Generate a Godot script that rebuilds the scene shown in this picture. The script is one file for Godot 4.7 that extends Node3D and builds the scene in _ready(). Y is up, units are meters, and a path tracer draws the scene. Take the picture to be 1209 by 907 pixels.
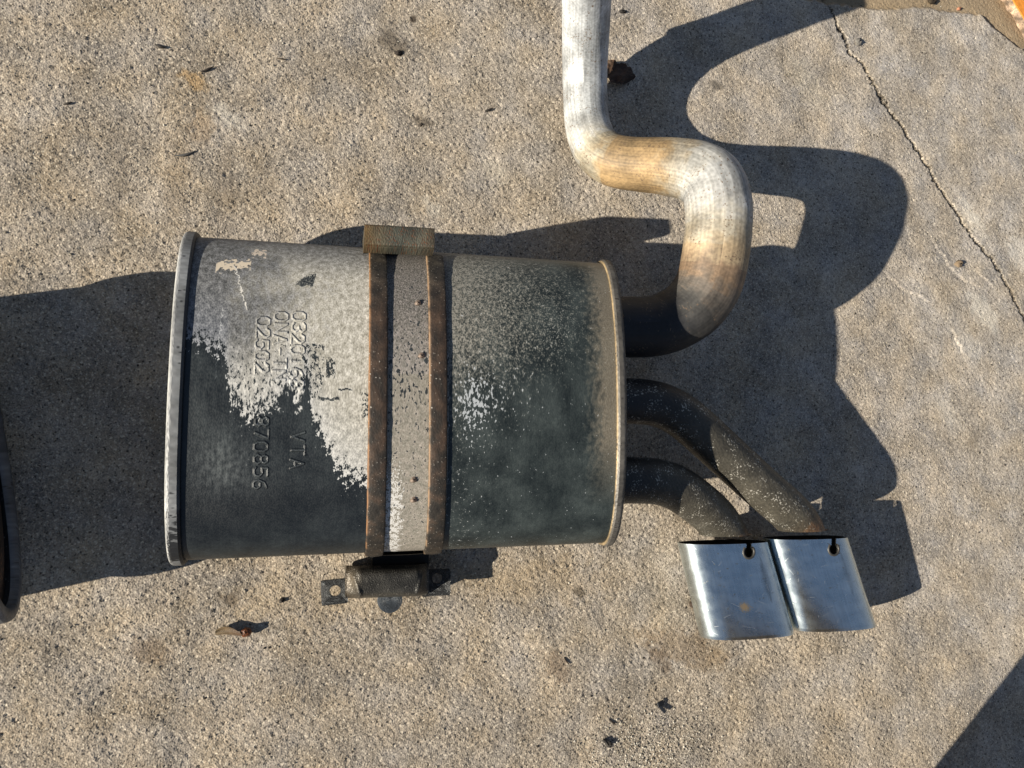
extends Node3D
# A silencer with tail pipes lying on weathered concrete, seen from above in low sun.
# Metres; y up; x to the right of the photograph, z towards its lower edge.

const SUN_RUN := Vector3(2.18, -1.0, -0.57)      # the way the sunlight travels
const MUF_Y := 0.09                              # middle height of the silencer
const MUF_Z := 0.025
const TILE := 1.4                                # metres of concrete per texture repeat

var rng := RandomNumberGenerator.new()
var taken := {}
var tilted := false                              # the silencer lies with its right end raised and tapers a little

# ---------------------------------------------------------------- naming
func numbered(called: String) -> String:
	if not taken.has(called):
		taken[called] = 0
		return called
	taken[called] += 1
	return "%s_%03d" % [called, taken[called]]

func thing(called: String, label: String, category: String, at := Vector3.ZERO, group := "") -> Node3D:
	var o := Node3D.new()
	o.name = numbered(called)
	add_child(o)
	o.position = at
	tag(o, label, category, group)
	return o

func tag(o: Node, label: String, category: String, group := "") -> void:
	o.set_meta("label", label)
	o.set_meta("category", category)
	if group != "":
		o.set_meta("group", group)

# ---------------------------------------------------------------- mesh building
func shape() -> Dictionary:
	return {"v": PackedVector3Array(), "n": PackedVector3Array(), "t": PackedVector2Array(), "i": PackedInt32Array()}

# A grid of nr rows and nc columns; the front is on the side of (column step) x (row step), or the other with flip.
func add_grid(s: Dictionary, p: PackedVector3Array, nr: int, nc: int, wrap := false, flip := false, uv := PackedVector2Array(), skip = null) -> void:
	if tilted:
		p = p.duplicate()
		for k in p.size():
			var q := p[k]
			q.z = MUF_Z + 0.0012 + (q.z - MUF_Z) * (1.018 - 0.18 * (q.x + 0.13))
			var lift := 0.122 * (q.x + 0.13)
			q.x = -0.1335 + (q.x + 0.13) * 0.974 - 0.05 * (q.y - MUF_Y)
			q.y += lift
			p[k] = q
	var base: int = s.v.size()
	var sg := -1.0 if flip else 1.0
	var nn := PackedVector3Array()
	nn.resize(nr * nc)
	for r in nr:
		var r0 := maxi(r - 1, 0) * nc
		var r1 := mini(r + 1, nr - 1) * nc
		for c in nc:
			var c0 := c - 1
			var c1 := c + 1
			if wrap:
				if c0 < 0: c0 = nc - 2
				if c1 > nc - 1: c1 = 1
			else:
				c0 = maxi(c0, 0)
				c1 = mini(c1, nc - 1)
			var n := (p[r * nc + c1] - p[r * nc + c0]).cross(p[r1 + c] - p[r0 + c]) * sg
			nn[r * nc + c] = n.normalized() if n.length_squared() > 1e-20 else Vector3.UP
	s.v.append_array(p)
	s.n.append_array(nn)
	if uv.size() != nr * nc:
		uv = PackedVector2Array()
		uv.resize(nr * nc)
		for r in nr:
			for c in nc:
				uv[r * nc + c] = Vector2(float(c) / (nc - 1), float(r) / (nr - 1))
	s.t.append_array(uv)
	var idx := PackedInt32Array()
	for r in nr - 1:
		for c in nc - 1:
			if skip != null and skip.call(r, c):
				continue
			var a := base + r * nc + c
			var b := a + 1
			var d := a + nc
			var e := d + 1
			if flip:
				idx.append_array([a, b, d, b, e, d])
			else:
				idx.append_array([a, d, b, b, d, e])
	s.i.append_array(idx)

func mesh_of(s: Dictionary, m: Material) -> ArrayMesh:
	var a := []
	a.resize(Mesh.ARRAY_MAX)
	a[Mesh.ARRAY_VERTEX] = s.v
	a[Mesh.ARRAY_NORMAL] = s.n
	a[Mesh.ARRAY_TEX_UV] = s.t
	a[Mesh.ARRAY_INDEX] = s.i
	var me := ArrayMesh.new()
	me.add_surface_from_arrays(Mesh.PRIMITIVE_TRIANGLES, a)
	me.surface_set_material(0, m)
	return me

func obj(called: String, s: Dictionary, m: Material, parent: Node = self) -> MeshInstance3D:
	var o := MeshInstance3D.new()
	o.mesh = mesh_of(s, m)
	o.name = numbered(called) if parent == self else called
	parent.add_child(o, true)
	return o

func smooth_path(pts: Array, per: int) -> PackedVector3Array:
	var out := PackedVector3Array()
	var n := pts.size()
	for k in n - 1:
		var a: Vector3 = pts[maxi(k - 1, 0)]
		var b: Vector3 = pts[k]
		var c: Vector3 = pts[k + 1]
		var d: Vector3 = pts[mini(k + 2, n - 1)]
		for j in per:
			out.append(b.cubic_interpolate(c, a, d, float(j) / per))
	out.append(pts[n - 1])
	# even out the little wiggles of the measured points
	for pass_ in 30:
		var q := out.duplicate()
		for k in range(1, out.size() - 1):
			q[k] = out[k] * 0.5 + (out[k - 1] + out[k + 1]) * 0.25
		out = q
	return out

# A bent tube; returns how far along (0 to 1) each given point lies.
func add_tube(s: Dictionary, pts: Array, radii: Array, per := 10, around := 56, flat_at = null, cut_z := 1e9) -> Array:
	var path := smooth_path(pts, per)
	var n := path.size()
	var along := PackedFloat32Array()
	along.resize(n)
	for k in range(1, n):
		along[k] = along[k - 1] + path[k].distance_to(path[k - 1])
	var p := PackedVector3Array()
	var uv := PackedVector2Array()
	var t := (path[1] - path[0]).normalized()
	var nrm := t.cross(Vector3.FORWARD if absf(t.y) > 0.9 else Vector3.UP).cross(t).normalized()
	for k in n:
		var t2 := (path[mini(k + 1, n - 1)] - path[maxi(k - 1, 0)]).normalized()
		nrm = (nrm - t2 * nrm.dot(t2)).normalized()
		var b := t2.cross(nrm)
		var f := float(k) / per
		var i0 := mini(int(f), radii.size() - 1)
		var r: float = lerpf(radii[i0], radii[mini(i0 + 1, radii.size() - 1)], smoothstep(0.0, 1.0, f - int(f)))
		for c in around + 1:
			var a := TAU * c / around
			var q := r
			if flat_at != null:
				q *= flat_at.call(along[k] / along[n - 1], a)
			var v := path[k] + (nrm * cos(a) + b * sin(a)) * q
			if v.z > cut_z:                          # sawn off square
				v = v.lerp(path[k], 0.02)
				v.z = cut_z
			p.append(v)
			uv.append(Vector2(along[k] / along[n - 1], a / TAU))
	add_grid(s, p, n, around + 1, true, false, uv)
	var marks := []
	for k in pts.size():
		marks.append(along[mini(k * per, n - 1)] / along[n - 1])
	return marks

# The oval outline of a silencer, angle 0 at its +z side and a quarter turn at its top.
func oval(a: float, b: float, power: float, ang: float) -> Vector2:
	var c := cos(ang)
	var s := sin(ang)
	return Vector2(a * signf(c) * pow(absf(c), 2.0 / power), b * signf(s) * pow(absf(s), 2.0 / power))

# Rings of oval section along x: each row is [x, grow], grow being added to both half axes.
func add_oval(s: Dictionary, rows: Array, a: float, b: float, mid: Vector3, around := 200, power := 2.3) -> void:
	var p := PackedVector3Array()
	var uv := PackedVector2Array()
	for k in rows.size():
		var r = rows[k]
		for c in around + 1:
			var ang := TAU * c / around - PI / 2.0
			var o := oval(a + r[1], b + r[1], power, ang)
			p.append(Vector3(r[0], o.y, o.x) + mid)
			uv.append(Vector2(r[2] if r.size() > 2 else float(k) / (rows.size() - 1), float(c) / around))
	add_grid(s, p, rows.size(), around + 1, true, true, uv)

func add_rounded_box(s: Dictionary, xf: Transform3D, half: Vector3, c: float) -> void:
	var marks := [-1.0, -0.98, -0.9, 0.9, 0.98, 1.0]
	for face in 6:
		var ax := face / 2
		var sg := 1.0 if face % 2 == 0 else -1.0
		var p := PackedVector3Array()
		for r in 6:
			for k in 6:
				var q := Vector3.ZERO
				var u: float = marks[k]
				var v: float = marks[r]
				var e1 := (ax + 1) % 3
				var e2 := (ax + 2) % 3
				q[ax] = half[ax] * sg
				# the marks near an edge stand on the rounding
				q[e1] = signf(u) * (half[e1] - c * ((1.0 - absf(u)) / 0.1)) if absf(u) > 0.85 else u * half[e1]
				q[e2] = signf(v) * (half[e2] - c * ((1.0 - absf(v)) / 0.1)) if absf(v) > 0.85 else v * half[e2]
				var inner := q.clamp(-(half - Vector3.ONE * c), half - Vector3.ONE * c)
				p.append(xf * (inner + (q - inner).normalized() * c))
		add_grid(s, p, 6, 6, false, sg < 0.0)

# A flat plate with a round hole, in the x-z plane, its top at y = 0.
func add_holed_plate(s: Dictionary, xf: Transform3D, hx: float, hz: float, hole: Vector2, r: float, thick: float) -> void:
	var n := 48
	var ring_o := PackedVector3Array()
	var ring_i := PackedVector3Array()
	for k in n + 1:
		var a := TAU * k / n
		var d := Vector2(cos(a), sin(a))
		var t := 1e9
		if absf(d.x) > 1e-6: t = minf(t, ((hx if d.x > 0 else -hx) - hole.x) / d.x)
		if absf(d.y) > 1e-6: t = minf(t, ((hz if d.y > 0 else -hz) - hole.y) / d.y)
		var o := hole + d * t
		ring_o.append(Vector3(o.x, 0, o.y))
		ring_i.append(Vector3(hole.x + d.x * r, 0, hole.y + d.y * r))
	var down := Vector3(0, -thick, 0)
	for pair in [[ring_i, ring_o, Vector3.ZERO, Vector3.ZERO], [ring_o, ring_o, Vector3.ZERO, down], [ring_o, ring_i, down, down], [ring_i, ring_i, down, Vector3.ZERO]]:
		var p := PackedVector3Array()
		for k in n + 1: p.append(xf * (pair[0][k] + pair[2]))
		for k in n + 1: p.append(xf * (pair[1][k] + pair[3]))
		add_grid(s, p, 2, n + 1, true)

func add_blob(s: Dictionary, at: Vector3, size: Vector3, turn: float, rough: float, seed_: int, nr := 8, nc := 12) -> void:
	var f := noise(seed_, 0.9, 2)
	var p := PackedVector3Array()
	var bas := Basis(Vector3.UP, turn)
	for r in nr + 1:
		var th := PI * r / nr
		for c in nc + 1:
			var ph := TAU * (c % nc) / nc
			var d := Vector3(sin(th) * cos(ph), cos(th), sin(th) * sin(ph))
			var q := d * size * (1.0 + rough * f.get_noise_3dv(d * 1.7))
			p.append(at + bas * q)
	add_grid(s, p, nr + 1, nc + 1, true, true)

# ---------------------------------------------------------------- materials and textures
func noise(seed_: int, freq: float, octaves := 3, type := FastNoiseLite.TYPE_SIMPLEX_SMOOTH) -> FastNoiseLite:
	var f := FastNoiseLite.new()
	f.seed = seed_
	f.noise_type = type
	f.frequency = freq
	f.fractal_type = FastNoiseLite.FRACTAL_FBM if octaves > 1 else FastNoiseLite.FRACTAL_NONE
	f.fractal_octaves = octaves
	return f

# One byte of noise per pixel, 128 in the middle; sx, sy stretch it.
func field(w: int, h: int, seed_: int, freq: float, octaves := 3) -> PackedByteArray:
	return noise(seed_, freq, octaves).get_image(w, h, false, false, false).get_data()

func stretched(w: int, h: int, seed_: int, fx: float, fy: float, octaves := 3) -> PackedByteArray:
	# sampled small along the slow direction and blown up
	var kx := clampf(fx / fy, 0.02, 1.0)
	var ky := clampf(fy / fx, 0.02, 1.0)
	var im := noise(seed_, maxf(fx, fy), octaves).get_image(maxi(int(w * kx), 4), maxi(int(h * ky), 4), false, false, false)
	im.resize(w, h, Image.INTERPOLATE_CUBIC)
	return im.get_data()

func texture_of(data: PackedByteArray, w: int, h: int, format := Image.FORMAT_RGB8) -> ImageTexture:
	return ImageTexture.create_from_image(Image.create_from_data(w, h, false, format, data))

func plain(c: Color, rough: float, metal := 0.0) -> StandardMaterial3D:
	var m := StandardMaterial3D.new()
	m.albedo_color = c
	m.roughness = rough
	m.metallic = metal
	return m

func c8(r: float, g: float, b: float) -> Color:
	return Color(r / 255.0, g / 255.0, b / 255.0)

# Speckled metal or paint: stops along u of [at, colour], blotches and specks; drawn by uv.
func speckled(w: int, h: int, seed_: int, stops: Array, blotch: float, grain: float, speck: Color, speck_share: float, rough: float, metal: float, bump := 0.0, streak := 0.0, tile := Vector2.ONE, patch := []) -> StandardMaterial3D:
	var a := field(w, h, seed_, 0.012, 4)
	var g := field(w, h, seed_ + 1, 0.16, 3)
	var sp := field(w, h, seed_ + 2, 0.22, 2)
	var big := field(w, h, seed_ + 3, 0.03, 3)
	var st := stretched(w, h, seed_ + 4, 0.004, 0.2, 2) if streak > 0.0 else a
	var out := PackedByteArray()
	out.resize(w * h * 3)
	var cut := 255.0 * (0.5 + 0.42 * (1.0 - speck_share))
	for x in w:
		var u := (x + 0.5) / w
		var k := 0
		while k < stops.size() - 2 and u > stops[k + 1][0]:
			k += 1
		var c: Color = stops[0][1]
		var c2: Color = c
		if stops.size() > 1:
			c = stops[k][1].lerp(stops[k + 1][1], clampf((u - stops[k][0]) / (stops[k + 1][0] - stops[k][0]), 0.0, 1.0))
			var u2 := u + 0.02
			c2 = stops[k][1].lerp(stops[k + 1][1], clampf((u2 - stops[k][0]) / (stops[k + 1][0] - stops[k][0]), 0.0, 1.0))
		for y in h:
			var i := y * w + x
			var q := 1.0 + blotch * (a[i] - 128) / 90.0 + grain * (g[i] - 128) / 90.0
			if streak > 0.0:
				q += streak * (st[i] - 128) / 90.0
			var cc := c.lerp(c2, clampf((big[i] - 100) / 60.0, 0.0, 1.0)) * q
			if sp[i] + (big[i] - 128) * 0.6 > cut:
				cc = speck
			if patch.size() > 0 and u < patch[3] + (g[i] - 128) * 0.0015 and absf(float(y) / h - patch[0]) < patch[1] and a[i] + (g[i] - 128) * 0.5 > 150.0 - 60.0 * (1.0 - absf(float(y) / h - patch[0]) / patch[1]):
				cc = patch[2]
			out[i * 3] = clampi(int(cc.r * 255.0), 0, 255)
			out[i * 3 + 1] = clampi(int(cc.g * 255.0), 0, 255)
			out[i * 3 + 2] = clampi(int(cc.b * 255.0), 0, 255)
	var m := plain(Color.WHITE, rough, metal)
	m.albedo_texture = texture_of(out, w, h)
	m.uv1_scale = Vector3(tile.x, tile.y, 1)
	if bump > 0.0:
		m.heightmap_enabled = true
		m.heightmap_scale = bump
		m.heightmap_texture = texture_of(g, w, h, Image.FORMAT_L8)
	return m

# ---------------------------------------------------------------- concrete
var crack := [Vector2(0.4255, -0.5278), Vector2(0.4402, -0.4857), Vector2(0.4510, -0.4675), Vector2(0.4578, -0.4487), Vector2(0.4793, -0.4333), Vector2(0.4975, -0.4043), Vector2(0.5122, -0.3829), Vector2(0.5347, -0.3566), Vector2(0.5597, -0.3246), Vector2(0.5761, -0.3031), Vector2(0.5845, -0.2865), Vector2(0.6099, -0.2541), Vector2(0.6392, -0.2159), Vector2(0.6682, -0.1891), Vector2(0.6874, -0.1613), Vector2(0.7061, -0.1276), Vector2(0.7255, -0.0996), Vector2(0.76, -0.05), Vector2(0.82, 0.02)]
var spalls := [
	[Vector2(0.5659, -0.2156), Vector2(0.5782, -0.1972), Vector2(0.5971, -0.1758), Vector2(0.6234, -0.1571), Vector2(0.6573, -0.1420)],
	[Vector2(0.4958, -0.1597), Vector2(0.5206, -0.1392), Vector2(0.5465, -0.1296), Vector2(0.5725, -0.1177)],
	[Vector2(0.5914, -0.0986), Vector2(0.6034, -0.0767), Vector2(0.6150, -0.0493)],
	[Vector2(0.6385, -0.1719), Vector2(0.6587, -0.1594), Vector2(0.6787, -0.1433)]]
var slab_edge := [Vector2(0.40, -0.512), Vector2(0.4907, -0.5153), Vector2(0.5385, -0.5210), Vector2(0.5809, -0.5330), Vector2(0.6381, -0.5352), Vector2(0.6822, -0.5375), Vector2(0.6990, -0.5252), Vector2(0.7522, -0.4958), Vector2(0.9, -0.43)]
var n_roll := noise(11, 16.0, 2)
var n_lump := noise(12, 210.0, 3)
var n_pit := noise(13, 230.0, 2)
var n_grain := noise(14, 400.0, 2)
var n_jag := noise(15, 60.0, 3)

# signed distance to a polyline, positive on the right of its way; only good near it
func off_line(q: Vector2, line: Array) -> Vector2:
	var best := 1e9
	var side := 1.0
	var at := 0.0
	for k in line.size() - 1:
		var a: Vector2 = line[k]
		var b: Vector2 = line[k + 1]
		var ab := b - a
		var t := clampf((q - a).dot(ab) / ab.length_squared(), 0.0, 1.0)
		var d := q.distance_squared_to(a + ab * t)
		if d < best:
			best = d
			side = 1.0 if ab.cross(q - a) < 0.0 else -1.0
			at = (k + t) / (line.size() - 1)
	return Vector2(sqrt(best) * side, at)

func edge_z(x: float) -> float:
	for k in slab_edge.size() - 1:
		if x < slab_edge[k + 1].x:
			return lerpf(slab_edge[k].y, slab_edge[k + 1].y, clampf((x - slab_edge[k].x) / (slab_edge[k + 1].x - slab_edge[k].x), 0.0, 1.0))
	return slab_edge[-1].y

func ground_height(x: float, z: float) -> float:
	var smooth_part := smoothstep(0.25, 0.5, x - z * 0.4)          # towards the upper right the slab is worn smoother
	var h := 0.0011 * n_roll.get_noise_2d(x, z)
	# the broom marks run down to the right
	var bx := x * 0.83 - z * 0.56
	var bz := (x * 0.56 + z * 0.83) * 0.45
	h += 0.00029 * n_lump.get_noise_2d(bx, bz)
	h += 0.00050 * n_grain.get_noise_2d(x, z)
	var pit := n_pit.get_noise_2d(bx + 7.0, bz * 1.6)
	if pit > 0.33:
		h -= minf((pit - 0.33) * 0.0050, 0.0012) * (1.0 - 0.5 * smooth_part)
	if x > 0.36 and z < 0.05:
		var q := Vector2(x + 0.0045 * n_jag.get_noise_2d(x, z), z + 0.0045 * n_jag.get_noise_2d(x + 9.0, z))
		var d := off_line(q, crack)
		var gap := 0.0002 + 0.0017 * n_jag.get_noise_1d(d.y * 6.0 + 2.0)
		var away := absf(d.x)
		if away < 0.03:
			h -= 0.0050 * (1.0 - smoothstep(maxf(gap, 0.0) * 0.5, maxf(gap, 0.0) + 0.0014, away)) * smoothstep(-0.0006, 0.0003, gap)
			# the far side stands a little proud and falls away
			h += (0.0003 + 0.0006 * n_jag.get_noise_1d(d.y * 2.0 + 5.0)) * exp(-away / 0.009) * (1.0 if d.x > 0.0 else -1.0)
		for sp in spalls:
			var e := off_line(q, sp)
			if absf(e.x) < 0.03 and e.y > 0.0 and e.y < 1.0:
				h += 0.0009 * exp(-absf(e.x + 0.002 * n_jag.get_noise_2d(x * 3.0, z * 3.0)) / 0.010) * (1.0 if e.x > 0.0 else -1.0) * sin(PI * e.y)
		var over := edge_z(x) + 0.004 * n_jag.get_noise_2d(x * 0.7, 3.0) - z
		h -= 0.007 * smoothstep(-0.002, 0.006, over)
	return h

func concrete_material(w: int, marked: bool) -> StandardMaterial3D:
	var fine := field(w, w, 21, 0.34, 3)
	var mid := field(w, w, 22, 0.085, 3)
	var wide := field(w, w, 23, 0.0065, 4)
	var tan_ := field(w, w, 24, 0.011, 4)
	var dark := field(w, w, 25, 0.15, 2)
	var lite := field(w, w, 26, 0.19, 2)
	var broom := noise(27, 0.03, 3).get_image(w, w, false, false, false).get_data()
	var out := PackedByteArray()
	out.resize(w * w * 3)
	var hgt := PackedByteArray()
	hgt.resize(w * w)
	for y in w:
		var z := (float(y) / 2048.0) * TILE - 0.66
		for x in w:
			var i := y * w + x
			var xx := (float(x) / 2048.0) * TILE - 0.58
			# mortar
			var v := 147.0 + (fine[i] - 128) * 0.34 + (mid[i] - 128) * 0.16 + (wide[i] - 128) * 0.19
			var warm := 1.0 + (tan_[i] - 128) * 0.0005
			# the upper right is paler, the lower left browner
			var k := clampf((xx - z * 0.5) * 0.9 + 0.2, 0.0, 1.0)
			v += 13.0 * k + (broom[i] - 128) * 0.12
			warm += 0.035 * (1.0 - k) - 0.01
			var r := v * (1.040 + (warm - 1.0) * 0.55)
			var g := v * 0.978
			var b := v * (0.902 - (warm - 1.0) * 0.9)
			if dark[i] > 190:                            # dark grains and holes full of dirt
				var q := minf((dark[i] - 190) / 18.0, 0.75)
				r = lerpf(r, 58.0, q)
				g = lerpf(g, 53.0, q)
				b = lerpf(b, 47.0, q)
			elif lite[i] > 176:                          # pale stone grains
				var q2 := minf((lite[i] - 174) / 22.0, 0.7)
				r = lerpf(r, 226.0, q2)
				g = lerpf(g, 215.0, q2)
				b = lerpf(b, 194.0, q2)
			out[i * 3] = clampi(int(r), 0, 255)
			out[i * 3 + 1] = clampi(int(g), 0, 255)
			out[i * 3 + 2] = clampi(int(b), 0, 255)
			hgt[i] = clampi(int(128 + (fine[i] - 128) * 0.75 + (mid[i] - 128) * 0.2 - maxi(dark[i] - 184, 0) * 1.1), 0, 255)
	if marked:
		stain(out, w)
	var m := plain(Color.WHITE, 0.93)
	m.metallic_specular = 0.25
	m.albedo_texture = texture_of(out, w, w)
	m.heightmap_enabled = true
	m.heightmap_scale = 0.13
	m.heightmap_texture = texture_of(hgt, w, w, Image.FORMAT_L8)
	return m

# stains with a shape of their own: [x, z, half length, half width, turn, strength, colour]
func stain(out: PackedByteArray, w: int) -> void:
	var f := noise(31, 0.05, 3)
	var soil := c8(150, 130, 102)
	var list := [
		[-0.333, -0.30, 0.016, 0.010, 0.3, 0.5, c8(168, 132, 84)], [-0.325, -0.25, 0.012, 0.02, 0.1, 0.3, c8(140, 112, 80)],
		[-0.136, -0.372, 0.02, 0.012, 0.6, 0.55, c8(88, 80, 70)], [-0.129, -0.359, 0.005, 0.004, 0.2, 0.9, c8(40, 35, 30)], [-0.114, -0.40, 0.004, 0.005, 0.2, 0.8, c8(60, 52, 45)],
		[-0.101, -0.285, 0.012, 0.006, 0.1, 0.55, c8(80, 72, 62)], [0.2597, -0.3771, 0.012, 0.006, 0.1, 0.75, c8(98, 92, 84)],
		[0.2135, 0.2439, 0.008, 0.006, 0.5, 0.8, c8(62, 48, 36)], [0.0752, 0.2241, 0.009, 0.006, 0.5, 0.7, c8(84, 78, 70)],
		[0.05, 0.3, 0.02, 0.012, 0.9, 0.4, c8(96, 80, 66)], [0.17, 0.30, 0.02, 0.01, 0.9, 0.35, c8(96, 80, 66)],
		[-0.35, 0.26, 0.02, 0.012, 0.5, 0.35, c8(98, 80, 62)], [-0.28, 0.215, 0.009, 0.008, 0.3, 0.5, c8(70, 62, 54)],
		[0.64, -0.245, 0.03, 0.012, 0.9, 0.55, c8(222, 216, 204)], [0.65, -0.115, 0.035, 0.016, 0.9, 0.5, c8(214, 208, 196)], [0.72, -0.20, 0.03, 0.02, 0.9, 0.5, c8(222, 216, 206)],
		[0.62, -0.07, 0.03, 0.02, 0.6, 0.35, c8(212, 206, 196)], [0.58, 0.02, 0.03, 0.014, 0.9, 0.3, c8(214, 205, 190)], [0.39, -0.40, 0.04, 0.02, 0.9, 0.25, c8(206, 194, 170)],
		[-0.02, -0.24, 0.02, 0.012, 0.8, 0.35, c8(206, 198, 182)], [-0.09, -0.19, 0.016, 0.008, 0.8, 0.4, c8(210, 204, 192)], [-0.30, -0.265, 0.02, 0.010, 0.6, 0.35, c8(214, 208, 194)],
		[-0.40, -0.2, 0.012, 0.05, 0.0, 0.25, c8(110, 98, 82)], [-0.345, -0.2, 0.012, 0.06, 0.05, 0.3, c8(112, 98, 80)], [-0.30, -0.19, 0.01, 0.05, 0.0, 0.2, c8(112, 98, 82)],
		[0.05, -0.15, 0.06, 0.03, 0.2, 0.18, c8(150, 128, 98)], [0.02, 0.21, 0.10, 0.03, 0.1, 0.16, c8(168, 142, 104)], [-0.2, 0.22, 0.1, 0.025, 0.0, 0.2, c8(164, 140, 104)], [0.20, 0.29, 0.06, 0.02, 0.3, 0.35, c8(120, 98, 72)],
		[0.115, -0.374, 0.006, 0.007, 0.0, 0.6, c8(196, 150, 92)]]
	for s in list:
		var reach: float = maxf(s[2], s[3]) * 1.8
		var x0 := int((s[0] - reach + 0.58) / TILE * w)
		var x1 := int((s[0] + reach + 0.58) / TILE * w)
		var y0 := int((s[1] - reach + 0.66) / TILE * w)
		var y1 := int((s[1] + reach + 0.66) / TILE * w)
		for y in range(maxi(y0, 0), mini(y1, w)):
			for x in range(maxi(x0, 0), mini(x1, w)):
				var q := Vector2(float(x) / w * TILE - 0.58 - s[0], float(y) / w * TILE - 0.66 - s[1]).rotated(-s[4])
				var d := Vector2(q.x / s[2], q.y / s[3]).length() + 0.55 * f.get_noise_2d(x, y)
				var k: float = s[5] * (1.0 - smoothstep(0.45, 1.25, d))
				if k > 0.01:
					mix_in(out, (y * w + x) * 3, s[6], k)
	# yellowish line of lifted mortar beside the crack, dirt in it, and the soil beyond the slab
	for y in int(0.75 / TILE * w):
		var z := float(y) / w * TILE - 0.66
		for x in range(int(0.94 / TILE * w), w):
			var xx := float(x) / w * TILE - 0.58
			var over := edge_z(xx) + 0.004 * n_jag.get_noise_2d(xx * 0.7, 3.0) - z
			if over > -0.004:
				mix_in(out, (y * w + x) * 3, soil, 0.75 * smoothstep(-0.004, 0.006, over))
			elif absf(xx - 0.58 - (z + 0.29) * 0.72) < 0.09:
				var q := Vector2(xx + 0.0045 * n_jag.get_noise_2d(xx, z), z + 0.0045 * n_jag.get_noise_2d(xx + 9.0, z))
				var d := off_line(q, crack)
				if d.x > 0.0 and d.x < 0.012:
					mix_in(out, (y * w + x) * 3, c8(206, 182, 134), 0.12 * (1.0 - d.x / 0.012))
				var hair := 0.0010 + 0.0012 * n_jag.get_noise_1d(d.y * 6.0 + 2.0)
				if absf(d.x) < hair + 0.0006:
					mix_in(out, (y * w + x) * 3, c8(48, 43, 37), 0.75 * clampf(hair / 0.0012, 0.0, 1.0))

func mix_in(out: PackedByteArray, i: int, c: Color, k: float) -> void:
	out[i] = int(lerpf(out[i], c.r * 255.0, k))
	out[i + 1] = int(lerpf(out[i + 1], c.g * 255.0, k))
	out[i + 2] = int(lerpf(out[i + 2], c.b * 255.0, k))

func build_ground() -> void:
	var x0 := -0.60
	var x1 := 0.86
	var z0 := -0.66
	var z1 := 0.54
	var step := 0.0017
	var nc := int((x1 - x0) / step) + 1
	var nr := int((z1 - z0) / step) + 1
	var hs := PackedFloat32Array()
	hs.resize(nr * nc)
	for r in nr:
		var z := z0 + r * step
		for c in nc:
			var x := x0 + c * step
			var rim := minf(minf(c, nc - 1 - c), minf(r, nr - 1 - r)) / 20.0
			hs[r * nc + c] = ground_height(x, z) * minf(rim, 1.0)
	var s := shape()
	s.v.resize(nr * nc)
	s.n.resize(nr * nc)
	s.t.resize(nr * nc)
	for r in nr:
		var z := z0 + r * step
		for c in nc:
			var i := r * nc + c
			s.v[i] = Vector3(x0 + c * step, hs[i], z)
			var gx := hs[r * nc + mini(c + 1, nc - 1)] - hs[r * nc + maxi(c - 1, 0)]
			var gz := hs[mini(r + 1, nr - 1) * nc + c] - hs[maxi(r - 1, 0) * nc + c]
			s.n[i] = Vector3(-gx, 2.0 * step, -gz).normalized()
			s.t[i] = Vector2((x0 + c * step + 0.58) / TILE, (z + 0.66) / TILE)
	var idx := PackedInt32Array()
	idx.resize((nr - 1) * (nc - 1) * 6)
	var k := 0
	for r in nr - 1:
		for c in nc - 1:
			var a := r * nc + c
			idx[k] = a
			idx[k + 1] = a + 1
			idx[k + 2] = a + nc
			idx[k + 3] = a + 1
			idx[k + 4] = a + nc + 1
			idx[k + 5] = a + nc
			k += 6
	s.i = idx
	# the same slab goes on, flat, to the horizon
	var far := shape()
	var xe := x0 + (nc - 1) * step
	var ze := z0 + (nr - 1) * step
	var xs := [-60.0, x0, xe, 60.0]
	var zs := [-60.0, z0, ze, 60.0]
	for a in 3:
		for b in 3:
			if a == 1 and b == 1:
				continue
			var p := PackedVector3Array([Vector3(xs[a], 0, zs[b]), Vector3(xs[a + 1], 0, zs[b]), Vector3(xs[a], 0, zs[b + 1]), Vector3(xs[a + 1], 0, zs[b + 1])])
			var uv := PackedVector2Array()
			for q in p:
				uv.append(Vector2((q.x + 0.58) / TILE, (q.z + 0.66) / TILE) * 2.0)
			add_grid(far, p, 2, 2, false, true, uv)
	var o := obj("concrete_ground", s, concrete_material(2048, true))
	var o2 := obj("outer_pavement", far, concrete_material(1024, false))
	o2.set_meta("kind", "structure")
	o.set_meta("kind", "structure")
	o.set_meta("label", "weathered beige concrete slab, pitted, with a long crack at upper right")

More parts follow.
